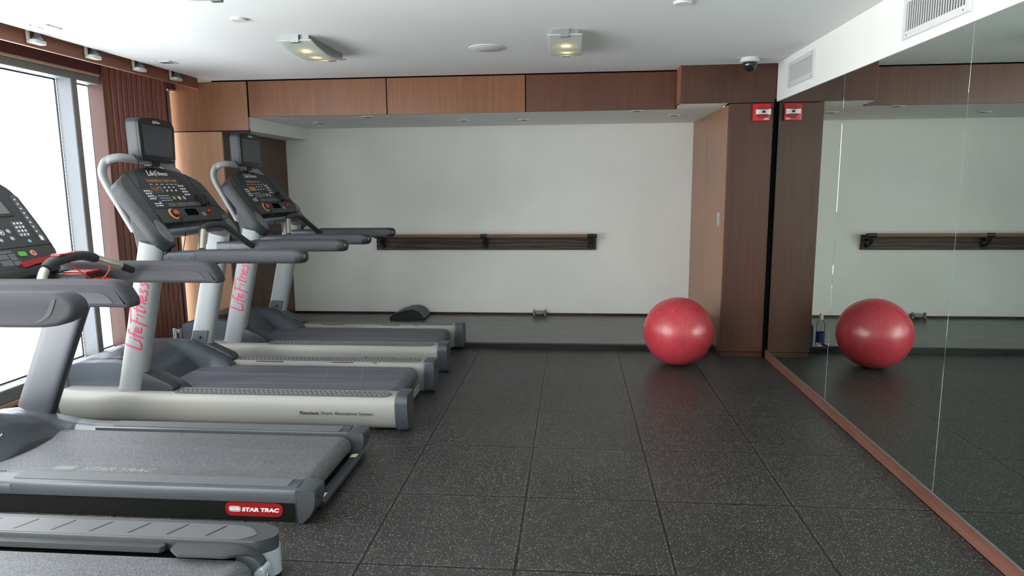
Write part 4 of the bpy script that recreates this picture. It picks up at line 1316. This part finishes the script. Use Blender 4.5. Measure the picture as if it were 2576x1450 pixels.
T.part('cable', b, M_black, tv)
b = nbm(); tube(b, spline([P(0.27, 0.268, 0.02), P(0.33, 0.235, 0.03), P(0.385, 0.19, 0.03), P(0.385, 0.15, 0.03), P(0.345, 0.135, 0.02), P(0.28, 0.15, 0.01)], 6), 0.0035, 6); T.part('earphone_cord', b, M_black, hs)
TREAD_A = T
# second of the kind
tb_ = copy_tree(T.o)
tb_.location = (-1.9 - 0.004, CY + 1.295, 0.0)
tag(tb_, 'white-railed grey treadmill with small screen, nearest the back wall and wall bar', 'treadmill', 'treadmills with white side rails')
for ch in list(tb_.children):
    if ch.name.startswith('running_belt'):
        for g in list(ch.children):
            bpy.data.objects.remove(g)
# what differs: rail lettering, running messages, lanyards
def find(root, nm):
    for ch in root.children:
        if ch.name.split('.')[0] == nm:
            return ch
        r = find(ch, nm)
        if r:
            return r


for root, msg, dy in ((T.o, '10 ONE MINUTE - SELECT  WOR', 0.0), (tb_, '   FITNESS HEART RATE', 1.295)):
    cyk = CY + dy
    PB, _a, _n = plane_fn((-2.165 + (0 if dy == 0 else -0.004), cyk, 1.125), (-0.27, 0.36))
    loc = tuple(root.location)
    b = nbm(); text(b, msg.strip(), (0, 0, 0), (1, 0, 0), (0, 1, 0), 0.32 if dy == 0 else 0.23, 0.018, 0, 0.004, fn=lambda u, v: PB((-0.02 if dy == 0 else -0.03) + u, 0.476 + v, 0.0038))
    obj('message_text', b, M_led, find(root, 'message_display'), loc)
    b = nbm()
    if dy == 0:
        random.seed(3)
        for k in range(8):
            hgt = (6, 5, 4, 3, 5, 6, 7, 8)[k]
            for j in range(hgt if k == 7 else 2):
                u, v = -0.186 + k * 0.013, 0.386 + (j if k == 7 else hgt - j) * 0.0062
                slab(b, PB, [(u - 0.003, v - 0.002), (u + 0.003, v - 0.002), (u + 0.003, v + 0.002), (u - 0.003, v + 0.002)], 0.0035, 0.004)
    else:
        for j in range(3):
            slab(b, PB, [(-0.19, 0.388 + j * 0.012), (-0.09, 0.388 + j * 0.012), (-0.088, 0.395 + j * 0.012), (-0.188, 0.395 + j * 0.012)], 0.0035, 0.004)
    obj('profile_dots', b, M_led, find(root, 'profile_display'), loc)
    # rail lettering on the near side
    b = nbm()
    fr = lambda u, v: (-1.19 + u, cyk - 0.4706 + 0.02 * max(0, v), 0.117 + v)
    text(b, 'Flexdeck', (0, 0, 0), (1, 0, 0), (0, 1, 0), 0.120, 0.022, 0, 0.012, fn=lambda u, v: fr(u - 0.166, v))
    text(b, 'Shock Absorption System', (0, 0, 0), (1, 0, 0), (0, 1, 0), 0.318, 0.026, 0, 0.0, fn=lambda u, v: fr(u + 0.064, v - 0.002))
    obj('rail_lettering', b, M_print_k, [c for c in root.children if c.name.startswith('side_rail')][0], loc)
    # chipped paint along the belt edge of the far rail
    b = nbm()
    for (xa, xb_) in ((-2.06, -1.86), (-1.50, -1.34), (-1.20, -1.17)):
        box(b, xa, xb_, cyk + 0.3150, cyk + 0.3245, 0.2165, 0.2189)
    obj('chipped_patch', b, M_slat_dk, [c for c in root.children if c.name.startswith('side_rail')][1], loc)
    if dy == 0:
        b = nbm()
        cp = spline([PB(-0.172, 0.19, 0.03), PB(-0.165, 0.10, 0.0), (-2.24, cyk - 0.19, 1.06), (-2.245, cyk - 0.21, 0.98)], 6)
        tube(b, cp, 0.003, 6)
        tube(b, spline([(-2.245, cyk - 0.21, 0.98), (-2.285, cyk - 0.208, 0.78), (-2.325, cyk - 0.206, 0.568)], 6), 0.003, 6)
        lanyard = obj('safety_lanyard', b, M_black, root, loc)
        b = nbm(); box(b, -2.338, -2.320, cyk - 0.216, cyk - 0.196, 0.500, 0.570, 0.003, 1); box(b, -2.318, -2.296, cyk - 0.214, cyk - 0.200, 0.540, 0.562, 0.003, 1)
        obj('lanyard_clip', b, M_alu, lanyard, loc)
    else:
        b = nbm()
        tube(b, spline([PB(-0.172, 0.19, 0.03), PB(-0.168, 0.12, 0.01), (-2.22, cyk - 0.16, 1.12), (-2.225, cyk - 0.17, 1.05)], 6), 0.0035, 6)
        lanyard = obj('safety_lanyard', b, M_black, root, loc)
        b = nbm(); box(b, -2.235, -2.212, cyk - 0.185, cyk - 0.155, 1.02, 1.06, 0.004, 1); box(b, -2.24, -2.205, cyk - 0.19, cyk - 0.14, 1.085, 1.10, 0.004, 1)
        obj('lanyard_clip', b, M_black, lanyard, loc)

# ---------------------------------------------------------------- graphite treadmill with red badge
SY = -2.36
T = Thing('treadmill', 'dark graphite treadmill with a red badge on its side and red-trimmed console', 'treadmill', (-1.9, SY, 0.0))
SX1 = -0.985
for s in (-1, 1):
    o_, i_ = 0.402, 0.288
    prof = [(i_, 0.10), (i_, 0.150), (i_ + 0.006, 0.156), (o_ - 0.03, 0.160), (o_ - 0.006, 0.152), (o_, 0.138), (o_ + 0.002, 0.095), (o_ - 0.01, 0.095), (o_ - 0.02, 0.10)]
    b = nbm(); prism(b, [(SY + s * y, z) for y, z in prof], fx, -2.42, SX1); sr = T.part('side_rail', b, M_st_metal, smooth=40)
    b = nbm(); prism(b, rpoly([(-2.33, SY + s * 0.303), (-1.03, SY + s * 0.303), (-1.03, SY + s * 0.376), (-2.33, SY + s * 0.376)], 0.012), fz, 0.1565, 0.1612, 0.001, 1); T.part('foot_pad', b, mat('pad_grey_%d' % (s + 1), (88, 91, 94), 0.65), sr)
    b = nbm(); box(b, -2.95, SX1, min(SY + s * 0.300, SY + s * 0.394), max(SY + s * 0.300, SY + s * 0.394), 0.004, 0.097); sd = T.part('side_skirt', b, M_st_black)
    # rear cap: tall curved end
    cap = rpoly([(SX1 + 0.001, 0.004), (SX1 + 0.001, 0.157), (SX1 + 0.055, 0.157), (SX1 + 0.088, 0.150), (SX1 + 0.090, 0.105), (SX1 + 0.072, 0.045), (SX1 + 0.028, 0.004)], [0.002, 0.004, 0.01, 0.012, 0.03, 0.03, 0.01])
    b = nbm(); prism(b, cap, fy, min(SY + s * (i_ - 0.004), SY + s * (o_ + 0.006)), max(SY + s * (i_ - 0.004), SY + s * (o_ + 0.006)), 0.006, 2); ec = T.part('rear_cap', b, M_st_metal, smooth=45)
    b = nbm(); lathe(b, [(0, 0.001), (0.007, 0.001), (0.008, 0)], lambda x, y, h: (SX1 + 0.0905 + h, SY + s * 0.36 + x, 0.11 + y), 10); T.part('bolt', b, M_black, ec)
    if s == -1:
        PS = lambda u, v, w: (-1.18 + u, SY - 0.394 - w, 0.056 + v)
        b = nbm(); slab(b, PS, capsule(-0.132, 0.132, -0.032, 0.032), 0, 0.002, 0.0008, 1); bd = T.part('badge', b, M_red_dk, sd)
        b = nbm(); badge_logo(b, PS, -0.088, 0.001, 0.054, 0.026, 0.0026)
        text(b, 'STAR TRAC', (0, 0, 0), (1, 0, 0), (0, 1, 0), 0.172, 0.0195, 0.18, 0.055, fn=lambda u, v: PS(0.030 + u, -0.001 + v, 0.0026), spacing=1.0)
        T.part('badge_lettering', b, M_print_w, bd)
        b = nbm(); badge_arrows(b, PS, -0.088, 0.001, 0.0045, 0.003); T.part('badge_arrows', b, M_print_k, bd)
# belt
rr = 0.052
b = nbm()
loop = [(-2.80, 0.1415)] + [(-1.012 + rr * math.sin(PI * k / 10), 0.0895 + rr * math.cos(PI * k / 10)) for k in range(11)] + [(-2.80, 0.0375)]
prism(b, loop, fy, SY - 0.268, SY + 0.268); bl = T.part('running_belt', b, M_belt_st, smooth=40)
b = nbm()
PT = lambda u, v, w=0.0: (-1.945 + u, SY - 0.218 + v, 0.1420 + w)
badge_logo(b, PT, -0.255, 0.002, 0.115, 0.055, 0.0)
text(b, 'STAR TRAC', (0, 0, 0), (1, 0, 0), (0, 1, 0), 0.36, 0.040, 0.2, 0.03, fn=lambda u, v: PT(0.02 + u, v))
T.part('belt_lettering', b, mat('worn_belt_print', (124, 122, 118), 0.7), bl)
b = nbm(); box(b, -2.9, -1.03, SY - 0.292, SY + 0.292, 0.05, 0.128); T.part('deck_frame', b, M_blackgap)
# rear lower bar with stickers
b = nbm(); prism(b, rpoly([(-0.955, 0.020), (-0.955, 0.048), (-0.915, 0.052), (-0.900, 0.040), (-0.905, 0.020)], 0.006), fy, SY - 0.285, SY + 0.285); rb = T.part('rear_bar', b, M_st_dark)
for yy in (-0.225, 0.235):
    b = nbm(); poly(b, [(-0.952, SY + yy - 0.022, 0.0495), (-0.952, SY + yy + 0.022, 0.0495), (-0.9165, SY + yy + 0.022, 0.0525), (-0.9165, SY + yy - 0.022, 0.0525)]); T.part('warning_sticker', b, M_sticker, rb)
for sx in (-2.85, -1.08):
    for s in (-1, 1):
        b = nbm(); lathe(b, [(0, 0), (0.03, 0), (0.03, 0.01), (0.014, 0.014), (0.014, 0.03), (0, 0.03)], lambda x, y, h: (sx + x, SY + s * 0.34 + y, h), 14); T.part('foot', b, M_black)

# hood: domed middle with raised rims that flow into the rails
HX0, HX1 = -3.16, -2.32
rim = [(HX0, 0.16), (-3.05, 0.215), (-2.95, 0.228), (-2.80, 0.214), (-2.68, 0.192), (-2.55, 0.168), (-2.44, 0.1605), (-2.30, 0.160)]
dome = [(HX0, 0.20), (-3.05, 0.29), (-2.95, 0.325), (-2.85, 0.337), (-2.76, 0.315), (-2.68, 0.262), (-2.62, 0.213), (-2.575, 0.180), (-2.556, 0.164), (-2.548, 0.10), (-2.30, 0.09)]


def hz(x, yy):
    a = abs(yy)
    r = interp(rim, x)
    d = interp(dome, x) * (1 - 0.30 * smooth01(a / 0.30) * smooth01((x + 3.2) / 0.3))
    d = d if x < -2.62 else d
    k = smooth01((a - 0.24) / 0.075)
    z = d + (r - d) * k
    if a > 0.37:
        z -= 0.02 * ((a - 0.37) / 0.032) ** 2
    if a > 0.286:
        z = max(z, r - 0.022)
    return z


b = nbm()
nxh, nyh = 96, 64
V = grid(b, lambda u, v: (HX0 + (HX1 - HX0) * u - 0.0, SY + (v * 2 - 1) * 0.4035, hz(HX0 + (HX1 - HX0) * u, (v * 2 - 1) * 0.4035)), nxh, nyh)
for j in (0, nyh):
    lo = [b.verts.new((V[i][j].co.x, V[i][j].co.y, 0.096)) for i in range(nxh + 1)]
    for i in range(nxh):
        b.faces.new((V[i][j], V[i + 1][j], lo[i + 1], lo[i]))
lo = [b.verts.new((V[0][j].co.x - 0.015, V[0][j].co.y, 0.02)) for j in range(nyh + 1)]
for j in range(nyh):
    b.faces.new((V[0][j], V[0][j + 1], lo[j + 1], lo[j]))
hood = T.part('motor_hood', b, M_st_metal, smooth=60)
b = nbm()
text(b, 'STAR TRAC', (0, 0, 0), (1, 0, 0), (0, 1, 0), 0.36, 0.045, 0.2, 0.02, fn=lambda u, v: (-2.665 - v * 0.55, SY - 0.20 + u * 0.84, hz(-2.665 - v * 0.55, -0.20 + u * 0.84) + 0.002))
T.part('hood_lettering', b, M_print_w, hood)

# uprights
def spost(z):
    return -2.835 + 0.445 * (z - 0.2)


for s in (-1, 1):
    yc = SY + s * 0.372
    b = nbm()
    path = [(spost(z), yc, z) for z in [0.205 + k * (0.99 - 0.205) / 10 for k in range(11)]]
    sweep(b, path, sup(0.103, 0.030, 5.0, 32), up=(0, 1, 0)); T.part('upright', b, M_st_dark, smooth=50)
    # handrail: soft grip with a drooping tip and a hard plate let into each side
    yh = SY + s * 0.365
    hp = rpoly([(-2.62, 0.957), (-2.62, 1.070), (-1.745, 1.073), (-1.700, 1.056), (-1.662, 0.990), (-1.662, 0.955), (-1.72, 0.957)], [0.03, 0.03, 0.06, 0.04, 0.03, 0.018, 0.03], 7)
    b = nbm(); rprism(b, hp, fy, yh - 0.045, yh + 0.045, 0.020, 5); hr = T.part('handrail', b, M_st_grip, smooth=60)
    pl_ = rpoly([(-2.60, 0.977), (-2.60, 1.024), (-1.775, 1.024), (-1.742, 0.992), (-1.732, 0.977)], [0.004, 0.004, 0.03, 0.02, 0.006], 6)
    for q in (-1, 1):
        b = nbm(); prism(b, pl_, fy, yh + q * 0.040, yh + q * 0.0465); T.part('side_plate', b, M_st_dark, hr)
    b = nbm(); lathe(b, [(0, -0.006), (0.005, -0.005), (0.006, 0.0)], lambda x, y, h: (-1.79 + x, yh + y, 0.957 + h), 10); T.part('bolt', b, M_black, hr)

# sensor bar with red-topped middle
arc = [(-2.150, -0.300, 0.985), (-2.160, -0.285, 1.020), (-2.180, -0.235, 1.085), (-2.190, -0.165, 1.122), (-2.195, -0.05, 1.138), (-2.195, 0.04, 1.135), (-2.185, 0.105, 1.116), (-2.155, 0.18, 1.083), (-2.130, 0.25, 1.050), (-2.115, 0.29, 1.030)]
pa = spline([(x, SY + y, z) for x, y, z in arc], 6)
b = nbm(); tube(b, pa, 0.0195, 14); sbr = T.part('sensor_bar', b, M_black, smooth=60)
b = nbm(); sweep(b, pa[14:37], lambda i, q: sup(0.034 * (0.62 + 0.38 * math.sin(PI * q)), 0.024, 2.6, 18)); T.part('bar_cowl', b, M_st_cons, sbr, smooth=60)
b = nbm(); tube(b, pa[8:14], 0.0215, 14); T.part('sensor_contact', b, M_contact, sbr, smooth=60)
b = nbm(); tube(b, pa[37:47], 0.0210, 14); T.part('sensor_contact', b, M_contact, sbr, smooth=60)
b = nbm(); prism(b, [(-2.212, SY - 0.145), (-2.166, SY - 0.145), (-2.170, SY + 0.005), (-2.216, SY + 0.005)], fz, 1.150, 1.1605, 0.002, 1); T.part('red_key_pad', b, M_red_dk, sbr)
b = nbm(); tube(b, spline([pa[22] + Vector((0.02, 0, -0.02)), pa[28] + Vector((0.03, 0.0, -0.10)), pa[34] + Vector((0.03, 0, -0.125)), pa[40] + Vector((0.02, 0, -0.04)), pa[40] + Vector((0, 0, 0.024))], 8), 0.0032, 6)
T.part('safety_cord', b, mat('orange_red_cord', (222, 70, 56), 0.5), sbr)

# console
P, A_, N_ = plane_fn((-2.50, SY, 1.05), (-0.27, 0.36))
co = rpoly([(-0.255, 0.02), (0.10, 0.018), (0.255, 0.030), (0.318, 0.085), (0.345, 0.25), (0.357, 0.53), (0.24, 0.605), (-0.24, 0.605), (-0.357, 0.53), (-0.345, 0.25), (-0.318, 0.085)], [0.02, 0.1, 0.05, 0.06, 0.1, 0.09, 0.14, 0.14, 0.09, 0.1, 0.06])
b = nbm(); slab(b, P, co, -0.05, 0.0, 0.014, 3); hs = T.part('console_housing', b, M_st_cons, smooth=45)
b = nbm(); slab(b, P, rpoly([(-0.232, 0.335), (0.238, 0.340), (0.232, 0.545), (-0.228, 0.545)], 0.012), 0.0, 0.003); T.part('screen_surround', b, M_black, hs)
b = nbm(); slab(b, P, rpoly([(-0.218, 0.352), (0.218, 0.356), (0.215, 0.532), (-0.214, 0.532)], 0.006), 0.003, 0.0045); T.part('screen', b, mat('grey_lcd', (104, 106, 106), 0.35), hs)
strip_u = lambda v: 0.315 - 0.0
b = nbm(); slab(b, P, rpoly([(0.274, 0.165), (0.312, 0.170), (0.340, 0.472), (0.300, 0.470)], 0.008), 0.0, 0.002); kp = T.part('key_strip', b, mat('strip_grey', (76, 80, 82), 0.5), hs)
b = nbm()
for k in range(9):
    v = 0.445 - k * 0.030
    slab(b, P, circ(0.318 - (0.445 - v) * 0.115, v, 0.0055, 10), 0.002, 0.003)
slab(b, P, [(0.280, 0.178), (0.300, 0.178), (0.304, 0.205), (0.284, 0.205)], 0.002, 0.003)
T.part('key_legend', b, M_print_w, kp)
b = nbm(); slab(b, P, rpoly([(0.160, 0.207), (0.232, 0.203), (0.248, 0.306), (0.176, 0.308)], 0.010), 0.0, 0.002); kd = T.part('number_pad', b, mat('pad_slate', (78, 84, 88), 0.5), hs)
b = nbm()
for i in range(3):
    for j in range(4):
        u = 0.184 + i * 0.022 + (3 - j) * 0.0035
        v = 0.222 + (3 - j) * 0.024 - 0.001
        slab(b, P, circ(u - 0.002, v, 0.0062, 10), 0.002, 0.003)
T.part('number_legend', b, M_print_w, kd)
b = nbm()
for (u, v, r) in ((0.075, 0.245, 0.017), (0.122, 0.250, 0.012), (0.112, 0.205, 0.012), (0.05, 0.285, 0.011), (0.02, 0.24, 0.012), (0.04, 0.20, 0.011)):
    o_ = circ(u, v, r, 16); i_ = circ(u, v, r * 0.78, 16)
    vo = [b.verts.new(P(*p, 0.002)) for p in o_]; vi = [b.verts.new(P(*p, 0.002)) for p in i_]
    for j in range(16):
        b.faces.new((vo[j], vo[(j + 1) % 16], vi[(j + 1) % 16], vi[j]))
    slab(b, P, circ(u, v, r * 0.42, 8), 0.0, 0.002)
T.part('arrow_keys', b, M_print_w, hs)
b = nbm(); slab(b, P, circ(0.203, 0.180, 0.010, 14), 0.0, 0.002); T.part('fan_key', b, M_bluek, hs)
b = nbm(); slab(b, P, rpoly([(0.072, 0.095), (0.118, 0.092), (0.122, 0.120), (0.076, 0.123)], 0.008), 0.0, 0.004, 0.001, 1); T.part('start_key', b, M_green, hs)
b = nbm(); slab(b, P, circ(0.166, 0.106, 0.017, 18), 0.0, 0.003); sk = T.part('stop_key', b, M_beige, hs)
b = nbm(); slab(b, P, circ(0.166, 0.106, 0.011, 16), 0.003, 0.0045); T.part('stop_mark', b, M_stopred, sk)
b = nbm()
for (u0, u1, v0, v1) in ((-0.06, 0.045, 0.122, 0.136), (-0.06, 0.005, 0.088, 0.116), (0.012, 0.050, 0.078, 0.116), (-0.06, 0.005, 0.050, 0.082), (0.012, 0.055, 0.046, 0.072)):
    slab(b, P, [(u0, v0), (u1, v0), (u1, v1), (u0, v1)], 0.0, 0.0008)
T.part('instruction_print', b, mat('label_grey', (96, 98, 100), 0.6), hs)
b = nbm()
tube(b, [P(-0.33, 0.149, 0.0005), P(0.33, 0.149, 0.0005)], 0.0012, 4); T.part('seam_line', b, M_blackgap, hs)
# red tray edge, tray and cup holders
b = nbm(); slab(b, P, rpoly([(0.028, 0.018), (0.10, 0.030), (0.19, 0.036), (0.255, 0.050), (0.262, 0.076), (0.200, 0.066), (0.10, 0.058), (0.030, 0.050)], 0.006), 0.002, 0.018, 0.003, 1); T.part('tray_edge', b, M_red_dk, hs)
b = nbm(); slab(b, P, rpoly([(-0.26, -0.035), (0.24, -0.02), (0.262, 0.03), (-0.27, 0.02)], 0.01), -0.045, 0.012, 0.006, 2); T.part('lower_tray', b, M_black, hs)
b = nbm(); box(b, -2.70, -2.50, SY - 0.34, SY + 0.34, 0.975, 1.03, 0.01, 2); T.part('crossbar', b, M_st_dark)
for s in (-1, 1):
    yc = SY + s * 0.24
    b = nbm(); box(b, -2.42, -2.30, yc - 0.055, yc + 0.055, 0.93, 1.025, 0.012, 2); cp = T.part('cup_holder', b, M_st_dark)
    b = nbm(); box(b, -2.425, -2.295, yc - 0.060, yc + 0.060, 1.020, 1.036, 0.006, 2); T.part('red_rim', b, M_red_dk, cp)
    b = nbm(); prism(b, rpoly([(-2.325, 0.955), (-2.20, 0.950), (-2.215, 0.985), (-2.285, 1.0)], 0.006), fy, yc - 0.03, yc + 0.05, 0.004, 1); T.part('red_tray', b, M_red_dk, cp)
    b = nbm(); box(b, -2.56, -2.42, min(SY + s * 0.20, SY + s * 0.345), max(SY + s * 0.20, SY + s * 0.345), 0.985, 1.02, 0.008, 1); T.part('holder_arm', b, M_st_dark)

# ---------------------------------------------------------------- foreground treadmill with silver rear corners
GY = -3.565
T = Thing('treadmill', 'grey treadmill with silver rear corners cut by the bottom edge in the foreground', 'treadmill', (-1.9, GY, 0.0))
GX1 = -0.885
for s in (-1, 1):
    o_, i_ = 0.490, 0.352
    # plan outline of the rail with a round rear corner
    def plan(x1, o, i, x0=-2.9):
        pts = [(x0, i), (x1 - 0.05, i), (x1 - 0.012, i + 0.03), (x1, i + 0.055), (x1 - 0.008, o - 0.055), (x1 - 0.035, o - 0.02), (x1 - 0.10, o), (x0, o)]
        return [(x, GY + s * y) for x, y in rpoly(pts, [0, 0.02, 0.01, 0.02, 0.03, 0.03, 0.06, 0], 5)]
    b = nbm(); prism(b, plan(GX1, o_, i_), fz, 0.118, 0.170, 0.010, 3); tc = T.part('side_rail', b, M_lf_dk, smooth=50)
    b = nbm(); prism(b, plan(GX1 - 0.075, o_ - 0.028, i_ + 0.004), fz, 0.168, 0.1722, 0.001, 1); tp = T.part('step_plate', b, mat('step_grey_%d' % (s + 1), (86, 88, 91), 0.5), tc)
    for k in range(11):
        x = -2.70 + k * 0.155
        b = nbm()
        prism(b, [(x, GY + s * (i_ + 0.022)), (x + 0.006, GY + s * (i_ + 0.022)), (x + 0.046, GY + s * (o_ - 0.04)), (x + 0.040, GY + s * (o_ - 0.04))], fz, 0.1718, 0.1732)
        T.part('grip_line', b, M_black, tp)
    b = nbm(); prism(b, plan(GX1 + 0.004, o_ + 0.002, i_ + 0.004, GX1 - 0.16), fz, 0.016, 0.117, 0.010, 3); T.part('rear_corner', b, M_silver, smooth=50)
    b = nbm(); prism(b, rpoly([(-2.9, 0.02), (-2.9, 0.118), (GX1 - 0.165, 0.118), (GX1 - 0.165, 0.02)], 0.002), fy, min(GY + s * (i_ + 0.02), GY + s * (o_ - 0.006)), max(GY + s * (i_ + 0.02), GY + s * (o_ - 0.006))); T.part('side_skirt', b, M_black)
    # inner ledge beside the belt and curved guard over the roller
    b = nbm(); prism(b, rpoly([(-2.8, GY + s * 0.352), (-1.30, GY + s * 0.352), (-1.285, GY + s * 0.335), (-1.30, GY + s * 0.318), (-2.8, GY + s * 0.318)], 0.006), fz, 0.128, 0.150, 0.003, 1); T.part('inner_ledge', b, M_lf_dk)
    b = nbm()
    gp = [(-1.245, 0.148), (-1.06, 0.150), (-0.995, 0.146), (-0.955, 0.132), (-0.925, 0.105), (-0.915, 0.085)]
    pth = spline([(x, 0, z) for x, z in gp], 4)
    for k in range(len(pth) - 1):
        w0 = 0.262 if pth[k].x < -1.03 else 0.262 + 0.06 * smooth01((pth[k].x + 1.03) / 0.1)
        w1 = 0.262 if pth[k + 1].x < -1.03 else 0.262 + 0.06 * smooth01((pth[k + 1].x + 1.03) / 0.1)
        if k == 0:
            w0 = 0.30
        for dz in (0.0,):
            poly(b, [(pth[k].x, GY + s * 0.354, pth[k].z), (pth[k + 1].x, GY + s * 0.354, pth[k + 1].z), (pth[k + 1].x, GY + s * w1, pth[k + 1].z), (pth[k].x, GY + s * w0, pth[k].z)])
    bmesh.ops.remove_doubles(b, verts=b.verts, dist=1e-5)
    bmesh.ops.solidify(b, geom=b.faces[:], thickness=0.010)
    T.part('belt_guard', b, M_lf_dk)
    b = nbm(); prism(b, rpoly([(-0.935, 0.075), (-0.905, 0.095), (-0.893, 0.085), (-0.893, 0.03), (-0.925, 0.03)], 0.006), fy, min(GY + s * 0.300, GY + s * 0.352), max(GY + s * 0.300, GY + s * 0.352), 0.003, 1); br_ = T.part('roller_bracket', b, M_silver)
    b = nbm(); lathe(b, [(0, 0.004), (0.007, 0.003), (0.008, 0.0)], lambda x, y, h: (-0.893 + h, GY + s * 0.325 + x, 0.055 + y), 10); T.part('bolt', b, M_chrome, br_)
rr = 0.058
b = nbm()
loop = [(-2.80, 0.1265)] + [(-0.995 + rr * math.sin(PI * k / 10), 0.0685 + rr * math.cos(PI * k / 10)) for k in range(11)] + [(-2.80, 0.0105)]
prism(b, loop, fy, GY - 0.292, GY + 0.292); T.part('running_belt', b, M_belt_st, smooth=40)
b = nbm(); box(b, -2.9, -1.03, GY - 0.365, GY + 0.365, 0.03, 0.112); T.part('deck_frame', b, M_blackgap)
for sx in (-2.75, -1.05):
    for s in (-1, 1):
        b = nbm(); lathe(b, [(0, 0), (0.03, 0), (0.03, 0.01), (0.014, 0.014), (0.014, 0.03), (0, 0.03)], lambda x, y, h: (sx + x, GY + s * 0.40 + y, h), 14); T.part('foot', b, M_black)
# hood, uprights, rails and console stand outside the frame but belong to the machine
b = nbm(); prism(b, rpoly([(-3.10, 0.03), (-3.10, 0.22), (-2.95, 0.30), (-2.70, 0.28), (-2.42, 0.165), (-2.42, 0.115), (-2.9, 0.115)], [0.02, 0.05, 0.08, 0.1, 0.02, 0, 0]), fy, GY - 0.345, GY + 0.345, 0.02, 3); T.part('motor_hood', b, M_lf_dk, smooth=50)
for s in (-1, 1):
    yc = GY + s * 0.43
    b = nbm(); sweep(b, [(-2.80 + 0.34 * (z - 0.15), yc, z) for z in (0.15, 0.4, 0.7, 1.0, 1.15)], sup(0.075, 0.034, 4, 28), up=(0, 1, 0)); T.part('upright', b, M_st_dark, smooth=50)
    yh = GY + s * 0.415
    hp = rpoly([(-2.64, 0.958), (-2.64, 1.086), (-1.64, 1.088), (-1.600, 1.075), (-1.574, 1.045), (-1.585, 1.00), (-1.64, 0.968), (-1.72, 0.958)], [0.03, 0.03, 0.05, 0.03, 0.03, 0.04, 0.05, 0.05], 6)
    b = nbm(); rprism(b, hp, fy, yh - 0.044, yh + 0.044, 0.020, 5); hr = T.part('handrail', b, M_st_grip, smooth=60)
    tip = rpoly([(-1.735, 0.980), (-1.715, 0.980), (-1.668, 1.005), (-1.640, 1.068), (-1.656, 1.068), (-1.685, 1.008)], [0.004, 0.01, 0.04, 0.004, 0.004, 0.04], 6)
    for q in (-1, 1):
        b = nbm(); prism(b, tip, fy, yh + q * 0.040, yh + q * 0.0462); T.part('end_cap', b, M_black, hr)
P, A_, N_ = plane_fn((-2.50, GY, 1.06), (-0.27, 0.36))
b = nbm(); slab(b, P, rpoly([(-0.36, 0.0), (0.36, 0.0), (0.40, 0.30), (0.30, 0.50), (-0.30, 0.50), (-0.40, 0.30)], 0.08), -0.06, 0.0, 0.014, 3); hs = T.part('console_housing', b, M_st_cons, smooth=45)
b = nbm(); slab(b, P, rpoly([(-0.22, 0.20), (0.22, 0.20), (0.20, 0.44), (-0.20, 0.44)], 0.02), 0.0, 0.003); T.part('screen', b, M_screen, hs)
b = nbm(); box(b, -2.62, -2.48, GY - 0.42, GY + 0.42, 1.03, 1.09, 0.012, 2); T.part('crossbar', b, M_st_dark)
